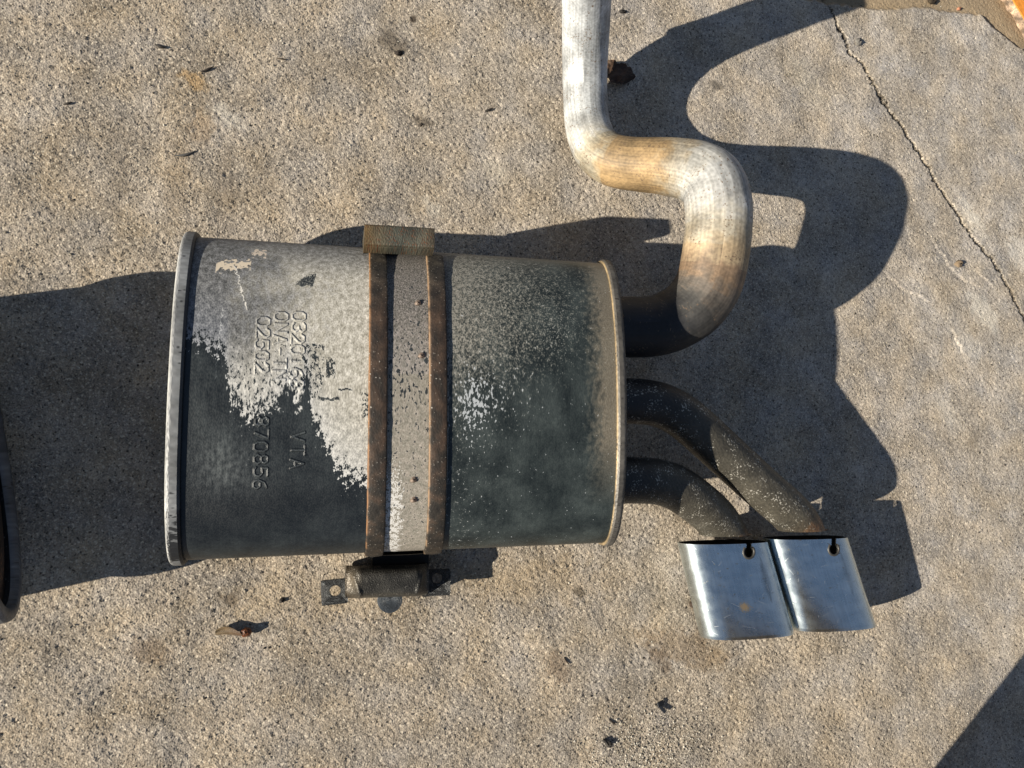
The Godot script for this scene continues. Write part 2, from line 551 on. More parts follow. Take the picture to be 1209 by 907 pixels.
# ---------------------------------------------------------------- the silencer's worn paint
# strokes of stamped characters on a 4 x 6 field, y down
func strokes(ch: String) -> Array:
	match ch:
		"0": return [[1, 0, 3, 0, 4, 1.5, 4, 4.5, 3, 6, 1, 6, 0, 4.5, 0, 1.5, 1, 0]]
		"O": return [[1, 0, 3, 0, 4, 1.5, 4, 4.5, 3, 6, 1, 6, 0, 4.5, 0, 1.5, 1, 0]]
		"1": return [[0.8, 1.2, 2, 0, 2, 6]]
		"2": return [[0, 1.4, 1, 0, 3, 0, 4, 1.4, 3.4, 2.8, 0, 6, 4, 6]]
		"3": return [[0, 0.8, 1, 0, 3, 0, 4, 1.4, 3, 2.8, 1.8, 2.9, 3, 3, 4, 4.5, 3, 6, 1, 6, 0, 5.2]]
		"5": return [[3.8, 0, 0.4, 0, 0.2, 2.6, 2.6, 2.3, 4, 3.6, 3.6, 5.4, 2.4, 6, 0.8, 6, 0, 5.2]]
		"6": return [[3.4, 0, 1.2, 1, 0, 3.6, 0.4, 5.4, 1.4, 6, 3, 6, 4, 4.6, 3, 3, 1.2, 3, 0.2, 4]]
		"7": return [[0, 0, 4, 0, 1.4, 6]]
		"8": return [[1, 0, 3, 0, 3.8, 1.4, 3, 2.8, 1, 2.8, 0.2, 1.4, 1, 0], [1, 2.8, 3, 2.8, 4, 4.4, 3, 6, 1, 6, 0, 4.4, 1, 2.8]]
		"A": return [[0, 6, 2, 0, 4, 6], [0.8, 4, 3.2, 4]]
		"M": return [[0, 6, 0.4, 0, 2, 4, 3.6, 0, 4, 6]]
		"N": return [[0, 6, 0, 0, 4, 6, 4, 0]]
		"T": return [[0, 0, 4, 0], [2, 0, 2, 6]]
		"V": return [[0, 0, 2, 6, 4, 0]]
		"-": return [[0.8, 3, 3.2, 3]]
	return []

# how high the stamping stands, 0 to 1, over the texture
func stamping(w: int, h: int, to_px: Callable) -> PackedFloat32Array:
	var out := PackedFloat32Array()
	out.resize(w * h)
	# [text, x of the line's middle, z of the first character's middle, z step]
	for line in [["0320168", -0.2213, -0.0386, 0.0096], ["VTA", -0.2188, 0.0616, 0.0110], ["ONA-TN", -0.2362, -0.0378, 0.0099], ["02502", -0.2512, -0.0330, 0.0097], ["870856", -0.2492, 0.0494, 0.0101]]:
		for k in line[0].length():
			var mid := Vector2(line[1] + 0.0003 * sin(k * 2.1), line[2] + k * line[3])
			for st in strokes(line[0][k]):
				for j in range(0, st.size() - 2, 2):
					# the writing reads downwards: its right is +z, its foot towards -x
					var a := mid + Vector2((3.0 - st[j + 1]) * 0.00185, (st[j] - 2.0) * 0.00175)
					var b := mid + Vector2((3.0 - st[j + 3]) * 0.00185, (st[j + 2] - 2.0) * 0.00175)
					var pa: Vector2 = to_px.call(a)
					var pb: Vector2 = to_px.call(b)
					var r := 3.8
					for y in range(int(minf(pa.y, pb.y) - r), int(maxf(pa.y, pb.y) + r) + 1):
						for x in range(int(minf(pa.x, pb.x) - r), int(maxf(pa.x, pb.x) + r) + 1):
							var q := Vector2(x, y)
							var ab := pb - pa
							var t := clampf((q - pa).dot(ab) / maxf(ab.length_squared(), 0.01), 0.0, 1.0)
							var d := q.distance_to(pa + ab * t)
							if d < r and x >= 0 and y >= 0 and x < w and y < h:
								out[y * w + x] = maxf(out[y * w + x], 1.0 - smoothstep(1.0, r, d))
	return out

func bare_edge(x: float) -> float:
	var at := [210, 240, 258, 266, 285, 312, 322, 332, 346, 352, 360, 374, 386, 402, 440]
	var to := [398, 412, 420, 468, 496, 482, 470, 452, 486, 440, 492, 516, 540, 556, 566]
	for k in at.size() - 1:
		if x < at[k + 1]:
			return lerpf(to[k], to[k + 1], (x - at[k]) / (at[k + 1] - at[k]))
	return 566.0

func shell_material(half_width: float, x_from: float, x_to: float) -> StandardMaterial3D:
	var w := 1280
	var h := 1024
	var med := field(w, h, 41, 0.05, 4)
	var fine := field(w, h, 42, 0.17, 3)
	var wide := field(w, h, 43, 0.008, 4)
	var chip := field(w, h, 44, 0.085, 3)
	var tiny := field(w, h, 45, 0.30, 2)
	var brush := stretched(w, h, 46, 0.11, 0.008, 3)
	var out := PackedByteArray()
	out.resize(w * h * 3)
	var rgh := PackedByteArray()
	rgh.resize(w * h)
	var hgt := PackedByteArray()
	hgt.resize(w * h)
	# rows run over the upper side from its front edge (z largest) to its back edge
	var to_px := func(q: Vector2) -> Vector2:
		var cz := clampf((q.y - MUF_Z) / half_width, -1.0, 1.0)
		var c := signf(cz) * pow(absf(cz), 1.15)
		return Vector2((q.x - x_from) / (x_to - x_from) * w, acos(c) / PI * h)
	var raised := stamping(w, h, to_px)
	for y in h:
		var o := oval(half_width, 1.0, 2.3, PI * (y + 0.5) / h)
		var py: float = 470.0 + (o.x + MUF_Z - 0.03) * 1360.0       # a handy scale over the shell: about a millimetre each in 1.36
		for x in w:
			var i := y * w + x
			var px := 222.0 + (lerpf(x_from, x_to, (x + 0.5) / w) + 0.3087) * 1361.0
			var m := (med[i] - 128) / 70.0
			var f := (fine[i] - 128) / 70.0
			var wd := (wide[i] - 128) / 70.0
			var ch := (chip[i] - 128) / 70.0
			var ti := (tiny[i] - 128) / 70.0
			var br := (brush[i] - 128) / 70.0
			# paint: blue-black, greyer with dust
			var dust := clampf(0.45 + 0.28 * wd + 0.07 * br + 0.16 * m, 0.0, 1.0)
			var r := 22.0 + 26.0 * dust + 4.0 * f
			var g := 26.0 + 28.0 * dust + 4.0 * f
			var b := 29.0 + 27.0 * dust + 4.0 * f
			var bare := 0.0
			var br_r := 168.0
			var br_g := 164.0
			var br_b := 155.0
			if px < 446.0:
				var e := bare_edge(px) + 16.0 * m + 9.0 * f
				bare = clampf((e - py) / 4.0 + 0.5, 0.0, 1.0)
				# islands of paint above the edge and of metal below it
				if py > 395.0 and px < 352.0 and ch + 0.5 * f > lerpf(1.15, 0.25, clampf((py - 395.0) / 90.0, 0.0, 1.0)): bare = 0.0
				if px > 345.0 and px < 372.0 and py > 408.0 and py < 470.0 and m + ch + f > 0.1 + absf(px - 358.0) * 0.05: bare = 0.0
				if px > 374.0 and px < 384.0 + 2.0 * f and py > 426.0 + 4.0 * m and py < 446.0 + 2.0 * f and ch + f > -0.3: bare = 0.1
				if px + (py - 330.0) * 0.2 < 358.0 and px - 346.0 + (py - 324.0) * 0.7 + 3.0 * f > 0.0 and py > 324.0 + (358.0 - px) * 0.35 + 2.0 * f and py < 340.0 + 3.0 * m: bare = 0.25 + 0.3 * f
				if py > 440.0 and py < 620.0 and ti + 0.7 * f + 0.3 * m > 1.75 + (py - bare_edge(px)) / 130.0: bare = 1.0
				# the back and the left end are the greyer and dirtier
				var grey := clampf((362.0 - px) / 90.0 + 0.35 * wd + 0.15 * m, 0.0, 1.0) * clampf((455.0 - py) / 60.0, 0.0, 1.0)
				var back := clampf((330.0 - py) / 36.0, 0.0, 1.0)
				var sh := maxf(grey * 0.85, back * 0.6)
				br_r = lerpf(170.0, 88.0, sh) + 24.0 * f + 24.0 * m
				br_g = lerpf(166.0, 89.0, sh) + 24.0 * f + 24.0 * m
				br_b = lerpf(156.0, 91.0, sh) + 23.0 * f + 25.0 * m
				var rim := clampf(1.0 - (e - py) / 70.0, 0.0, 1.0)
				br_r += 2.0 * rim; br_g += 5.0 * rim; br_b += 12.0 * rim
				if ti < -1.2: br_r -= 60.0; br_g -= 60.0; br_b -= 56.0
				# smears of pale dirt at the back
				if absf(py - 318.0 + (px - 262.0) * 0.15 - 5.0 * m) < 4.5 and absf(px - 262.0) < 20.0: br_r = 200.0; br_g = 186.0; br_b = 166.0
				if absf(py - 300.0 - 5.0 * m) < 3.0 and absf(px - 290.0) < 9.0: br_r = 196.0; br_g = 182.0; br_b = 166.0
				# old scratches
				if absf(px - 272.0 - (py - 345.0) * 0.32 - 2.0 * m) < 0.9 and py > 318.0 and py < 372.0 and f > -0.6: br_r = 206.0; br_g = 202.0; br_b = 194.0
				if absf(px - 252.0 + (py - 395.0) * 0.05 - m) < 0.7 and py > 370.0 and py < 450.0 and f > -0.2: br_r += 40.0; br_g += 40.0; br_b += 38.0; r += 30.0; g += 30.0; b += 30.0
				if absf(py - 459.0 - m) < 0.9 and px > 389.0 and px < 405.0: bare = 0.1
				if absf(py - 470.5 - 1.5 * m) < 1.3 and px > 366.0 and px < 390.0 and f > -0.7: bare = 0.1
				if py > 462.0 and py < 492.0 and px > 419.0 + 6.0 * f and absf(fposmod(py + 2.0 * m, 6.0) - 3.0) < 1.5 + ch: bare = 0.1
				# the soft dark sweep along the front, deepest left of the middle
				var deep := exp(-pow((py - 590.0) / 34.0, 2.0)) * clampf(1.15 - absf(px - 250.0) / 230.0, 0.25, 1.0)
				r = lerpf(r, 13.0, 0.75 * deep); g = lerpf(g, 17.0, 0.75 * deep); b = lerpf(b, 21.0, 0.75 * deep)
				# scuffed haze near the left
				var haze_ := exp(-pow((px - 262.0) / 36.0, 2.0) - pow((py - 545.0) / 32.0, 2.0)) * (0.6 + 0.2 * br + 0.4 * m)
				r += 46.0 * haze_; g += 45.0 * haze_; b += 43.0 * haze_
			elif px < 520.0:
				bare = 1.0
				br_r = 136.0 + 16.0 * f + 16.0 * m
				br_g = 130.0 + 16.0 * f + 14.0 * m
				br_b = 120.0 + 16.0 * f + 14.0 * m
				var flake := 0.95 - 0.55 * exp(-pow((py - 440.0) / 62.0, 2.0))
				if 0.8 * ch + 0.35 * f + 0.75 * m > flake + 0.1: bare = 0.06
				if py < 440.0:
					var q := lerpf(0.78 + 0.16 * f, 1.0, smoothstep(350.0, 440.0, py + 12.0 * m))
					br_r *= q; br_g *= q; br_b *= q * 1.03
				if py > 520.0 and ti + f > 1.9: br_r = 214.0; br_g = 212.0; br_b = 208.0
				if px < 464.0 + 6.0 * m + 4.0 * f and py > 545.0 + 40.0 * m and f + m + clampf((py - 545.0) / 60.0, -1.0, 0.6) > 0.2: br_r = 196.0; br_g = 194.0; br_b = 190.0
			else:
				var t := (px - 530.0) / 190.0
				var back := clampf((430.0 - py) / 120.0, 0.0, 1.0)
				var bb := 1.12 - 1.15 * t - clampf((py - 400.0) / 100.0, 0.0, 1.4) * (0.72 - 0.1 * t) + 0.10 * back
				bare = clampf((bb + 0.34 * f + 0.30 * ch + 0.2 * m - 0.35) * 1.1, 0.0, 1.0)
				br_r = 118.0 + 20.0 * f + 14.0 * m; br_g = 115.0 + 20.0 * f + 14.0 * m; br_b = 107.0 + 19.0 * f + 14.0 * m
				r += 9.0 + 4.0 * wd; g += 10.0 + 4.0 * wd; b += 7.0 + 4.0 * wd
				# bright flakes low on the left, fine pale flecks at the back on the right
				var zone := exp(-pow((px - 548.0) / 22.0, 2.0) - pow((py - 478.0) / 42.0, 2.0)) * 0.80 + 0.45 * exp(-pow((px - 575.0) / 42.0, 2.0) - pow((py - 462.0) / 36.0, 2.0))
				if ch + 0.6 * f + 0.5 * m > 1.7 - 1.7 * zone: bare = 1.0; br_r = 164.0; br_g = 168.0; br_b = 172.0
				elif px < 575.0 - 20.0 * absf(m) and py > 520.0 and ti + 0.8 * ch + m > 1.9: bare = 1.0; br_r = 196.0; br_g = 197.0; br_b = 198.0
				var flecks := exp(-pow((px - 650.0) / 52.0, 2.0) - pow((py - 380.0) / 70.0, 2.0))
				if ti + 0.8 * f > 2.8 - 1.7 * flecks: bare = 0.8; br_r = 176.0; br_g = 178.0; br_b = 174.0
				# rusty dust beside the right-hand seam
				var seam := clampf((px - 690.0 + 7.0 * m) / 24.0, 0.0, 1.0) * clampf((600.0 - py) / 80.0, 0.0, 1.0) * 0.75
				r = lerpf(r, 122.0 + 12.0 * f, seam); g = lerpf(g, 112.0 + 12.0 * f, seam); b = lerpf(b, 97.0 + 12.0 * f, seam)
				if ti < -1.6: r -= 14.0; g -= 14.0; b -= 14.0
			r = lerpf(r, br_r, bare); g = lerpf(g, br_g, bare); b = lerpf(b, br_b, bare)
			var up := raised[i]
			if up > 0.55 and f > -0.5:                               # the crests of the stamping are rubbed
				var k := 0.28 * (up - 0.3)
				r = lerpf(r, 186.0, k); g = lerpf(g, 188.0, k); b = lerpf(b, 188.0, k)
			out[i * 3] = clampi(int(r), 0, 255)
			out[i * 3 + 1] = clampi(int(g), 0, 255)
			out[i * 3 + 2] = clampi(int(b), 0, 255)
			rgh[i] = clampi(int(lerpf(84.0 + 20.0 * f + 34.0 * dust, 150.0 + 14.0 * f, bare)), 0, 255)
			hgt[i] = clampi(int(60.0 + 130.0 * up + 3.5 * f + 5.0 * wd - 5.0 * bare), 0, 255)
	var m := plain(Color.WHITE, 1.0)
	m.albedo_texture = texture_of(out, w, h)
	m.roughness_texture = texture_of(rgh, w, h, Image.FORMAT_L8)
	m.heightmap_enabled = true
	m.heightmap_scale = 0.22
	m.heightmap_texture = texture_of(hgt, w, h, Image.FORMAT_L8)
	return m

# ---------------------------------------------------------------- the exhaust
func lip_rows(x: float, wide: float, grow: float, toward: float) -> Array:
	# a rolled lip: from the shell out, over and down to the end
	var rows := []
	rows.append([x + toward * wide * 0.5, -0.002])
	rows.append([x + toward * wide * 0.5, grow * 0.55])
	for k in 7:
		var a := PI * 0.5 * k / 6.0
		rows.append([x + toward * (wide * 0.5 - 0.0022 * sin(a)), grow * 0.55 + grow * 0.45 * sin(a)])
	for k in 9:
		var a := PI * 0.5 * k / 8.0
		rows.append([x - toward * (wide * 0.5 - 0.0042 + 0.0042 * sin(a)), grow - 0.0042 * (1.0 - cos(a))])
	rows.append([x - toward * wide * 0.5, -0.004])
	rows.append([x - toward * (wide * 0.5 - 0.006), -0.006])
	return rows

func end_disc(s: Dictionary, x: float, a: float, b: float, mid: Vector3, toward: float) -> void:
	var p := PackedVector3Array()
	var nr := 12
	for r in nr + 1:
		var t := 1.0 - 0.999 * float(r) / nr
		var bulge := 0.006 * (1.0 - t * t) + (0.003 * exp(-pow((t - 0.8) / 0.05, 2.0)))
		for c in 121:
			var o := oval(a * t, b * t, 2.3, TAU * c / 120.0)
			p.append(mid + Vector3(x + toward * bulge, o.y, o.x))
	add_grid(s, p, nr + 1, 121, true, toward > 0.0)

func build_exhaust() -> void:
	var ex := thing("exhaust_silencer", "large oval car silencer with worn black paint, bent silver pipe and twin bright tips", "exhaust")
	var a := 0.1365
	var b := 0.0475
	var mid := Vector3(0, MUF_Y, MUF_Z)
	var x_from := -0.322
	var x_to := 0.0665
	tilted = true
	# shell: the upper half carries the worn paint, the lower half mirrors it
	var s := shape()
	var p := PackedVector3Array()
	var uv := PackedVector2Array()
	var dent := noise(51, 14.0, 2)
	var nr := 131
	var nc := 241
	for r in nr:
		var x := lerpf(x_from, x_to, float(r) / (nr - 1))
		for c in nc:
			var ang := TAU * c / (nc - 1) - PI / 2.0
			var o := oval(a, b, 2.3, ang)
			var d := 1.0 + 0.006 * dent.get_noise_2d(x, o.x) * smoothstep(-0.2, 0.6, sin(ang))
			p.append(mid + Vector3(x, o.y * d, o.x))
			var v := ang / PI
			uv.append(Vector2(float(r) / (nr - 1), v if v >= 0.0 and v <= 1.0 else (-v if v < 0.0 else 2.0 - v)))
	add_grid(s, p, nr, nc, true, true, uv)
	obj("shell", s, shell_material(a, x_from, x_to), ex)
	# rolled rims and end plates
	var rim_m := speckled(64, 1024, 61, [[0.0, c8(44, 45, 46)], [0.30, c8(70, 71, 72)], [0.42, c8(104, 106, 108)], [0.62, c8(132, 133, 134)], [0.72, c8(172, 172, 169)], [1.0, c8(178, 178, 175)]], 0.22, 0.12, c8(36, 38, 40), 0.12, 0.5, 0.15, 0.04, 0.0, Vector2.ONE, [0.33, 0.06, c8(24, 26, 29), 0.62])
	var rim2_m := speckled(32, 1024, 64, [[0.0, c8(156, 136, 104)], [0.12, c8(144, 126, 98)], [0.2, c8(86, 82, 76)], [1.0, c8(62, 61, 60)]], 0.25, 0.14, c8(52, 48, 44), 0.3, 0.5, 0.15, 0.04)
	s = shape()
	add_oval(s, lip_rows(-0.3205, 0.0125, 0.0042, 1.0), a, b, mid)
	obj("end_rim", s, rim_m, ex)
	s = shape()
	var rows := lip_rows(0.0685, 0.0095, 0.0036, -1.0)
	rows.reverse()
	# the right-hand rim is pressed over softer towards the end
	for k in rows.size():
		rows[k].append(1.0 - float(k) / (rows.size() - 1))
	add_oval(s, rows, a, b, mid)
	obj("end_rim", s, rim2_m, ex)
	var dark_paint := speckled(256, 256, 67, [[0.0, c8(40, 41, 42)]], 0.3, 0.12, c8(110, 108, 104), 0.2, 0.5, 0.0, 0.04)
	for e in [[-0.3205, -1.0], [0.0675, 1.0]]:
		s = shape()
		end_disc(s, e[0] - e[1] * 0.002, a - 0.002, b - 0.002, mid, e[1])
		obj("end_plate", s, dark_paint, ex)
	build_strap(ex, a, b, mid)
	tilted = false
	build_bracket(ex)
	build_pipes(ex)

# One bar that follows the shell's outline from angle a0 to a1, off metres proud of it.
func add_bar(s: Dictionary, xc: Callable, half_w: float, off: float, a: float, b: float, mid: Vector3, a0: float, a1: float) -> void:
	var n := 110
	var prof := [[-1.0, -0.003], [-1.0, off * 0.45], [-0.97, off * 0.8], [-0.86, off], [-0.4, off * 1.06], [0.0, off * 1.08], [0.4, off * 1.06], [0.86, off], [0.97, off * 0.8], [1.0, off * 0.45], [1.0, -0.003]]
	var p := PackedVector3Array()
	var uv := PackedVector2Array()
	var j := noise(71, 40.0, 2)
	for k in n + 1:
		var ang := lerpf(a0, a1, float(k) / n)
		var o := oval(a, b, 2.3, ang)
		var o2 := oval(a, b, 2.3, ang + 0.01)
		var tg := (o2 - o).normalized()
		var nrm := Vector2(tg.y, -tg.x)
		if nrm.dot(o) < 0.0: nrm = -nrm
		for q in prof:
			var w: float = q[1] + 0.0004 * j.get_noise_2d(o.x * 3.0, q[0] * 0.1)
			var at := o + nrm * w
			p.append(mid + Vector3(xc.call(o.x) + q[0] * (half_w + 0.0003 * j.get_noise_2d(o.x * 2.0, q[0] * 5.0)), at.y, at.x))
			uv.append(Vector2((q[0] + 1.0) * 0.5, float(k) / n))
	var flip := a1 > a0
	add_grid(s, p, n + 1, prof.size(), false, not flip, uv)

func build_strap(ex: Node3D, a: float, b: float, mid: Vector3) -> void:
	var w := 48
	var h := 1024
	# rust-brown at the back, greyer and blacker to the front; the left edges are bright rust
	var n1 := field(w, h, 72, 0.02, 4)
	var n2 := field(w, h, 73, 0.13, 3)
	var mats := []
	for side in 2:
		var out := PackedByteArray()
		out.resize(w * h * 3)
		for y in h:
			var v := float(y) / h
			for x in w:
				var i := y * w + x
				var k := clampf((v - 0.30) * 3.2 + (n1[i] - 128) / 110.0, 0.0, 1.0)
				var c := c8(44, 38, 31).lerp(c8(52, 40, 31), k)
				c = c.lerp(c8(52, 49, 43), clampf((v - 0.78) * 6.0, 0.0, 0.8))
				c *= 1.0 + 0.34 * (n1[i] - 128) / 70.0 + 0.12 * (n2[i] - 128) / 70.0
				var lip := clampf(1.0 - (float(x) / w) / 0.13, 0.0, 1.0)
				c = c.lerp(c8(150, 106, 66) if side == 0 else c8(158, 128, 98), lip * clampf(0.35 + 0.65 * smoothstep(0.15, 0.45, v) + (n1[i] - 128) / 110.0, 0.1, 0.9))
				if n2[i] > 205: c = c8(172, 168, 160)
				out[i * 3] = clampi(int(c.r * 255.0), 0, 255)
				out[i * 3 + 1] = clampi(int(c.g * 255.0), 0, 255)
				out[i * 3 + 2] = clampi(int(c.b * 255.0), 0, 255)
		var m := plain(Color.WHITE, 0.62, 0.1)
		m.albedo_texture = texture_of(out, w, h)
		m.heightmap_enabled = true
		m.heightmap_scale = 0.02
		m.heightmap_texture = texture_of(n2, w, h, Image.FORMAT_L8)
		mats.append(m)
	var strap := Node3D.new()
	strap.name = "strap"
	ex.add_child(strap, true)
	var left := func(z: float) -> float: return -0.1520 + 0.0012 * z / 0.13
	var right := func(z: float) -> float: return -0.0995 + 0.0016 * z / 0.13
	var s := shape()
	add_bar(s, left, 0.0082, 0.0034, a, b, mid, -0.35, PI - 0.42)
	obj("strap_bar", s, mats[0], strap)
	s = shape()
	add_bar(s, right, 0.0080, 0.0036, a, b, mid, -0.35, PI - 0.42)
	obj("strap_bar", s, mats[1], strap)
	# the bar across the front edge
	s = shape()
	var cross := func(_z: float) -> float: return -0.1258
	add_bar(s, cross, 0.0262, 0.0030, a, b, mid, -0.62, 0.10)
	obj("strap_foot", s, speckled(128, 128, 74, [[0.0, c8(58, 54, 48)]], 0.3, 0.15, c8(120, 104, 84), 0.2, 0.6, 0.1, 0.05), strap)
	# the flange that stands out at the back, its left side bent down
	var fl := speckled(256, 128, 75, [[0.0, c8(92, 70, 38)], [0.2, c8(70, 62, 46)], [0.45, c8(64, 65, 57)], [0.75, c8(72, 70, 60)], [1.0, c8(62, 52, 38)]], 0.35, 0.10, c8(92, 52, 28), 0.42, 0.6, 0.1, 0.05)
	s = shape()
	var p := PackedVector3Array()
	var jag := noise(76, 60.0, 2)
	var profile := [[-0.1012, 0.1215], [-0.1022, 0.1360], [-0.1045, 0.1375], [-0.1190, 0.1370], [-0.1207, 0.1358], [-0.1212, 0.1335], [-0.1222, 0.1100], [-0.1215, 0.0900], [-0.1140, 0.0800]]
	for side in 2:
		p = PackedVector3Array()
		for q in profile:
			for k in 24:
				var x := lerpf(-0.1665, -0.1040, k / 23.0)
				p.append(Vector3(x, q[1] - side * 0.0025 + 0.0004 * jag.get_noise_2d(x, q[0] * 3.0), q[0] + (0.002 if side else 0.0) * 0.5 - 0.0008 * (k / 23.0)))
		var fuv := PackedVector2Array()
		for v in p: fuv.append(Vector2((v.x + 0.17) * 14.0, v.z * 16.0 + v.y * 3.0))
		add_grid(s, p, profile.size(), 24, false, side == 0, fuv)
	for e in 2:
		p = PackedVector3Array()
		for r in 2:
			for q in profile:
				p.append(Vector3(-0.1665 if e == 0 else -0.1040, q[1] if r == 0 else 0.078, q[0] - (0.0008 if e else 0.0)))
		add_grid(s, p, 2, profile.size(), false, e == 1)
	obj("strap_flange", s, fl, strap)
	# two rivet-like weld spots
	var spot_m := plain(c8(120, 104, 92), 0.6, 0.2)
	for q in [[-0.1175, -0.055], [-0.1145, -0.008], [-0.1188, 0.115], [-0.1195, 0.098]]:
		var y := MUF_Y + b * pow(1.0 - pow(absf((q[1] - MUF_Z) / a), 2.3), 1.0 / 2.3)
		s = shape()
		add_blob(s, Vector3(q[0], y + 0.0006, q[1]), Vector3(0.0028, 0.0016, 0.0026), 0.4, 0.5, 77)
		obj("weld_spot", s, spot_m, strap)

func build_bracket(ex: Node3D) -> void:
	var br := Node3D.new()
	br.name = "hanger_bracket"
	ex.add_child(br, true)
	var steel := speckled(256, 128, 81, [[0.0, c8(84, 74, 60)], [0.2, c8(66, 63, 57)], [1.0, c8(54, 53, 50)]], 0.3, 0.2, c8(176, 170, 160), 0.10, 0.45, 0.25, 0.06)
	var scratched := speckled(256, 256, 82, [[0.0, c8(34, 35, 36)]], 0.4, 0.3, c8(170, 174, 174), 0.34, 0.4, 0.3, 0.06)
	# a trough-shaped pressing, arched over, with slanted ends
	var s := shape()
	var nx := 60
	var nz := 26
	for side in 2:
		var p := PackedVector3Array()
		for r in nz + 1:
			var t := float(r) / nz
			for k in nx + 1:
				var u := float(k) / nx
				var slant := 0.0035 * (1.0 - u)
				var ends := minf(u, 1.0 - u) / 0.16
				var taper := smoothstep(0.0, 1.0, clampf(ends, 0.0, 1.0))
				var x := lerpf(-0.1735, -0.0945, u) + (0.004 if u > 0.5 else -0.004) * sin(PI * t) * (1.0 - taper) * 0.3
				var z := lerpf(0.1855, 0.2185, t) - slant * 0.2
				var arch := 1.0 - pow(absf(2.0 * t - 0.9) / 1.1, 5.0)
				var y := 0.013 + 0.027 * arch * (0.62 + 0.38 * taper)
				# pressed ribs across the corners
				var rib := exp(-pow((absf(u - 0.5) - 0.40 + (t - 0.4) * 0.14) / 0.022, 2.0)) * smoothstep(0.1, 0.3, t)
				y += 0.0022 * rib
				if t > 0.97: y -= 0.004
				p.append(Vector3(x, maxf(y - side * 0.0022, 0.003), z))
		add_grid(s, p, nz + 1, nx + 1, false, side == 0)
	for end_ in 2:
		var p := PackedVector3Array()
		for r in 2:
			for k in nz + 1:
				var t := float(k) / nz
				var arch := 1.0 - pow(absf(2.0 * t - 0.9) / 1.1, 5.0)
				p.append(Vector3([-0.1735, -0.0945][end_], lerpf(0.013 + 0.027 * arch * 0.62, 0.004, r), lerpf(0.1855, 0.2185, t)))
		add_grid(s, p, 2, nz + 1, false, end_ == 1)
	obj("trough", s, steel, br)
	s = shape()
	add_holed_plate(s, Transform3D(Basis(Vector3.UP, 0.06).rotated(Vector3.RIGHT, 0.05), Vector3(-0.1842, 0.0225, 0.2095)), 0.0125, 0.0120, Vector2(0.0008, -0.001), 0.0052, 0.0025)
	obj("ear", s, scratched, br)
	s = shape()
	add_holed_plate(s, Transform3D(Basis(Vector3.UP, 0.0), Vector3(-0.0830, 0.0225, 0.2045)), 0.0125, 0.0130, Vector2(-0.001, -0.004), 0.0052, 0.0025)
	obj("ear", s, scratched, br)
	# rounded tab with its neck
	s = shape()
	var grey := speckled(128, 128, 83, [[0.0, c8(62, 67, 72)]], 0.25, 0.2, c8(120, 122, 124), 0.15, 0.5, 0.2, 0.05)
	for side in 3:
		var p := PackedVector3Array()
		for r in 2:
			for k in 49:
				var an := TAU * k / 48.0
				var rad: float = [0.0, 1.0][r] if side < 2 else 1.0
				var q := Vector2(cos(an) * 0.0124, sin(an) * 0.0130)
				if q.y < 0.0: q.y = maxf(q.y * 1.6, -0.013)
				if q.y < -0.002: q.x = clampf(q.x * 1.3, -0.0118, 0.0118)
				var y := 0.0200
				if side == 1 or (side == 2 and r == 1): y -= 0.0022
				p.append(Vector3(-0.1304 + q.x * rad, y, 0.2195 + q.y * rad))
		add_grid(s, p, 2, 49, true, side == 1)
	obj("tab", s, grey, br)
	var web_m := plain(c8(24, 23, 22), 0.7)
	# the web that joins it to the strap under the shell
	s = shape()
	add_rounded_box(s, Transform3D(Basis.IDENTITY, Vector3(-0.1500, 0.0165, 0.1650)), Vector3(0.0016, 0.0145, 0.012), 0.0010)
	obj("web", s, web_m, br)
	s = shape()
	add_rounded_box(s, Transform3D(Basis.IDENTITY, Vector3(-0.1195, 0.012, 0.1740)), Vector3(0.0285, 0.0015, 0.017), 0.0010)
	add_rounded_box(s, Transform3D(Basis.IDENTITY, Vector3(-0.1195, 0.029, 0.1575)), Vector3(0.026, 0.0185, 0.0016), 0.0010)
	obj("foot_plate", s, web_m, br)

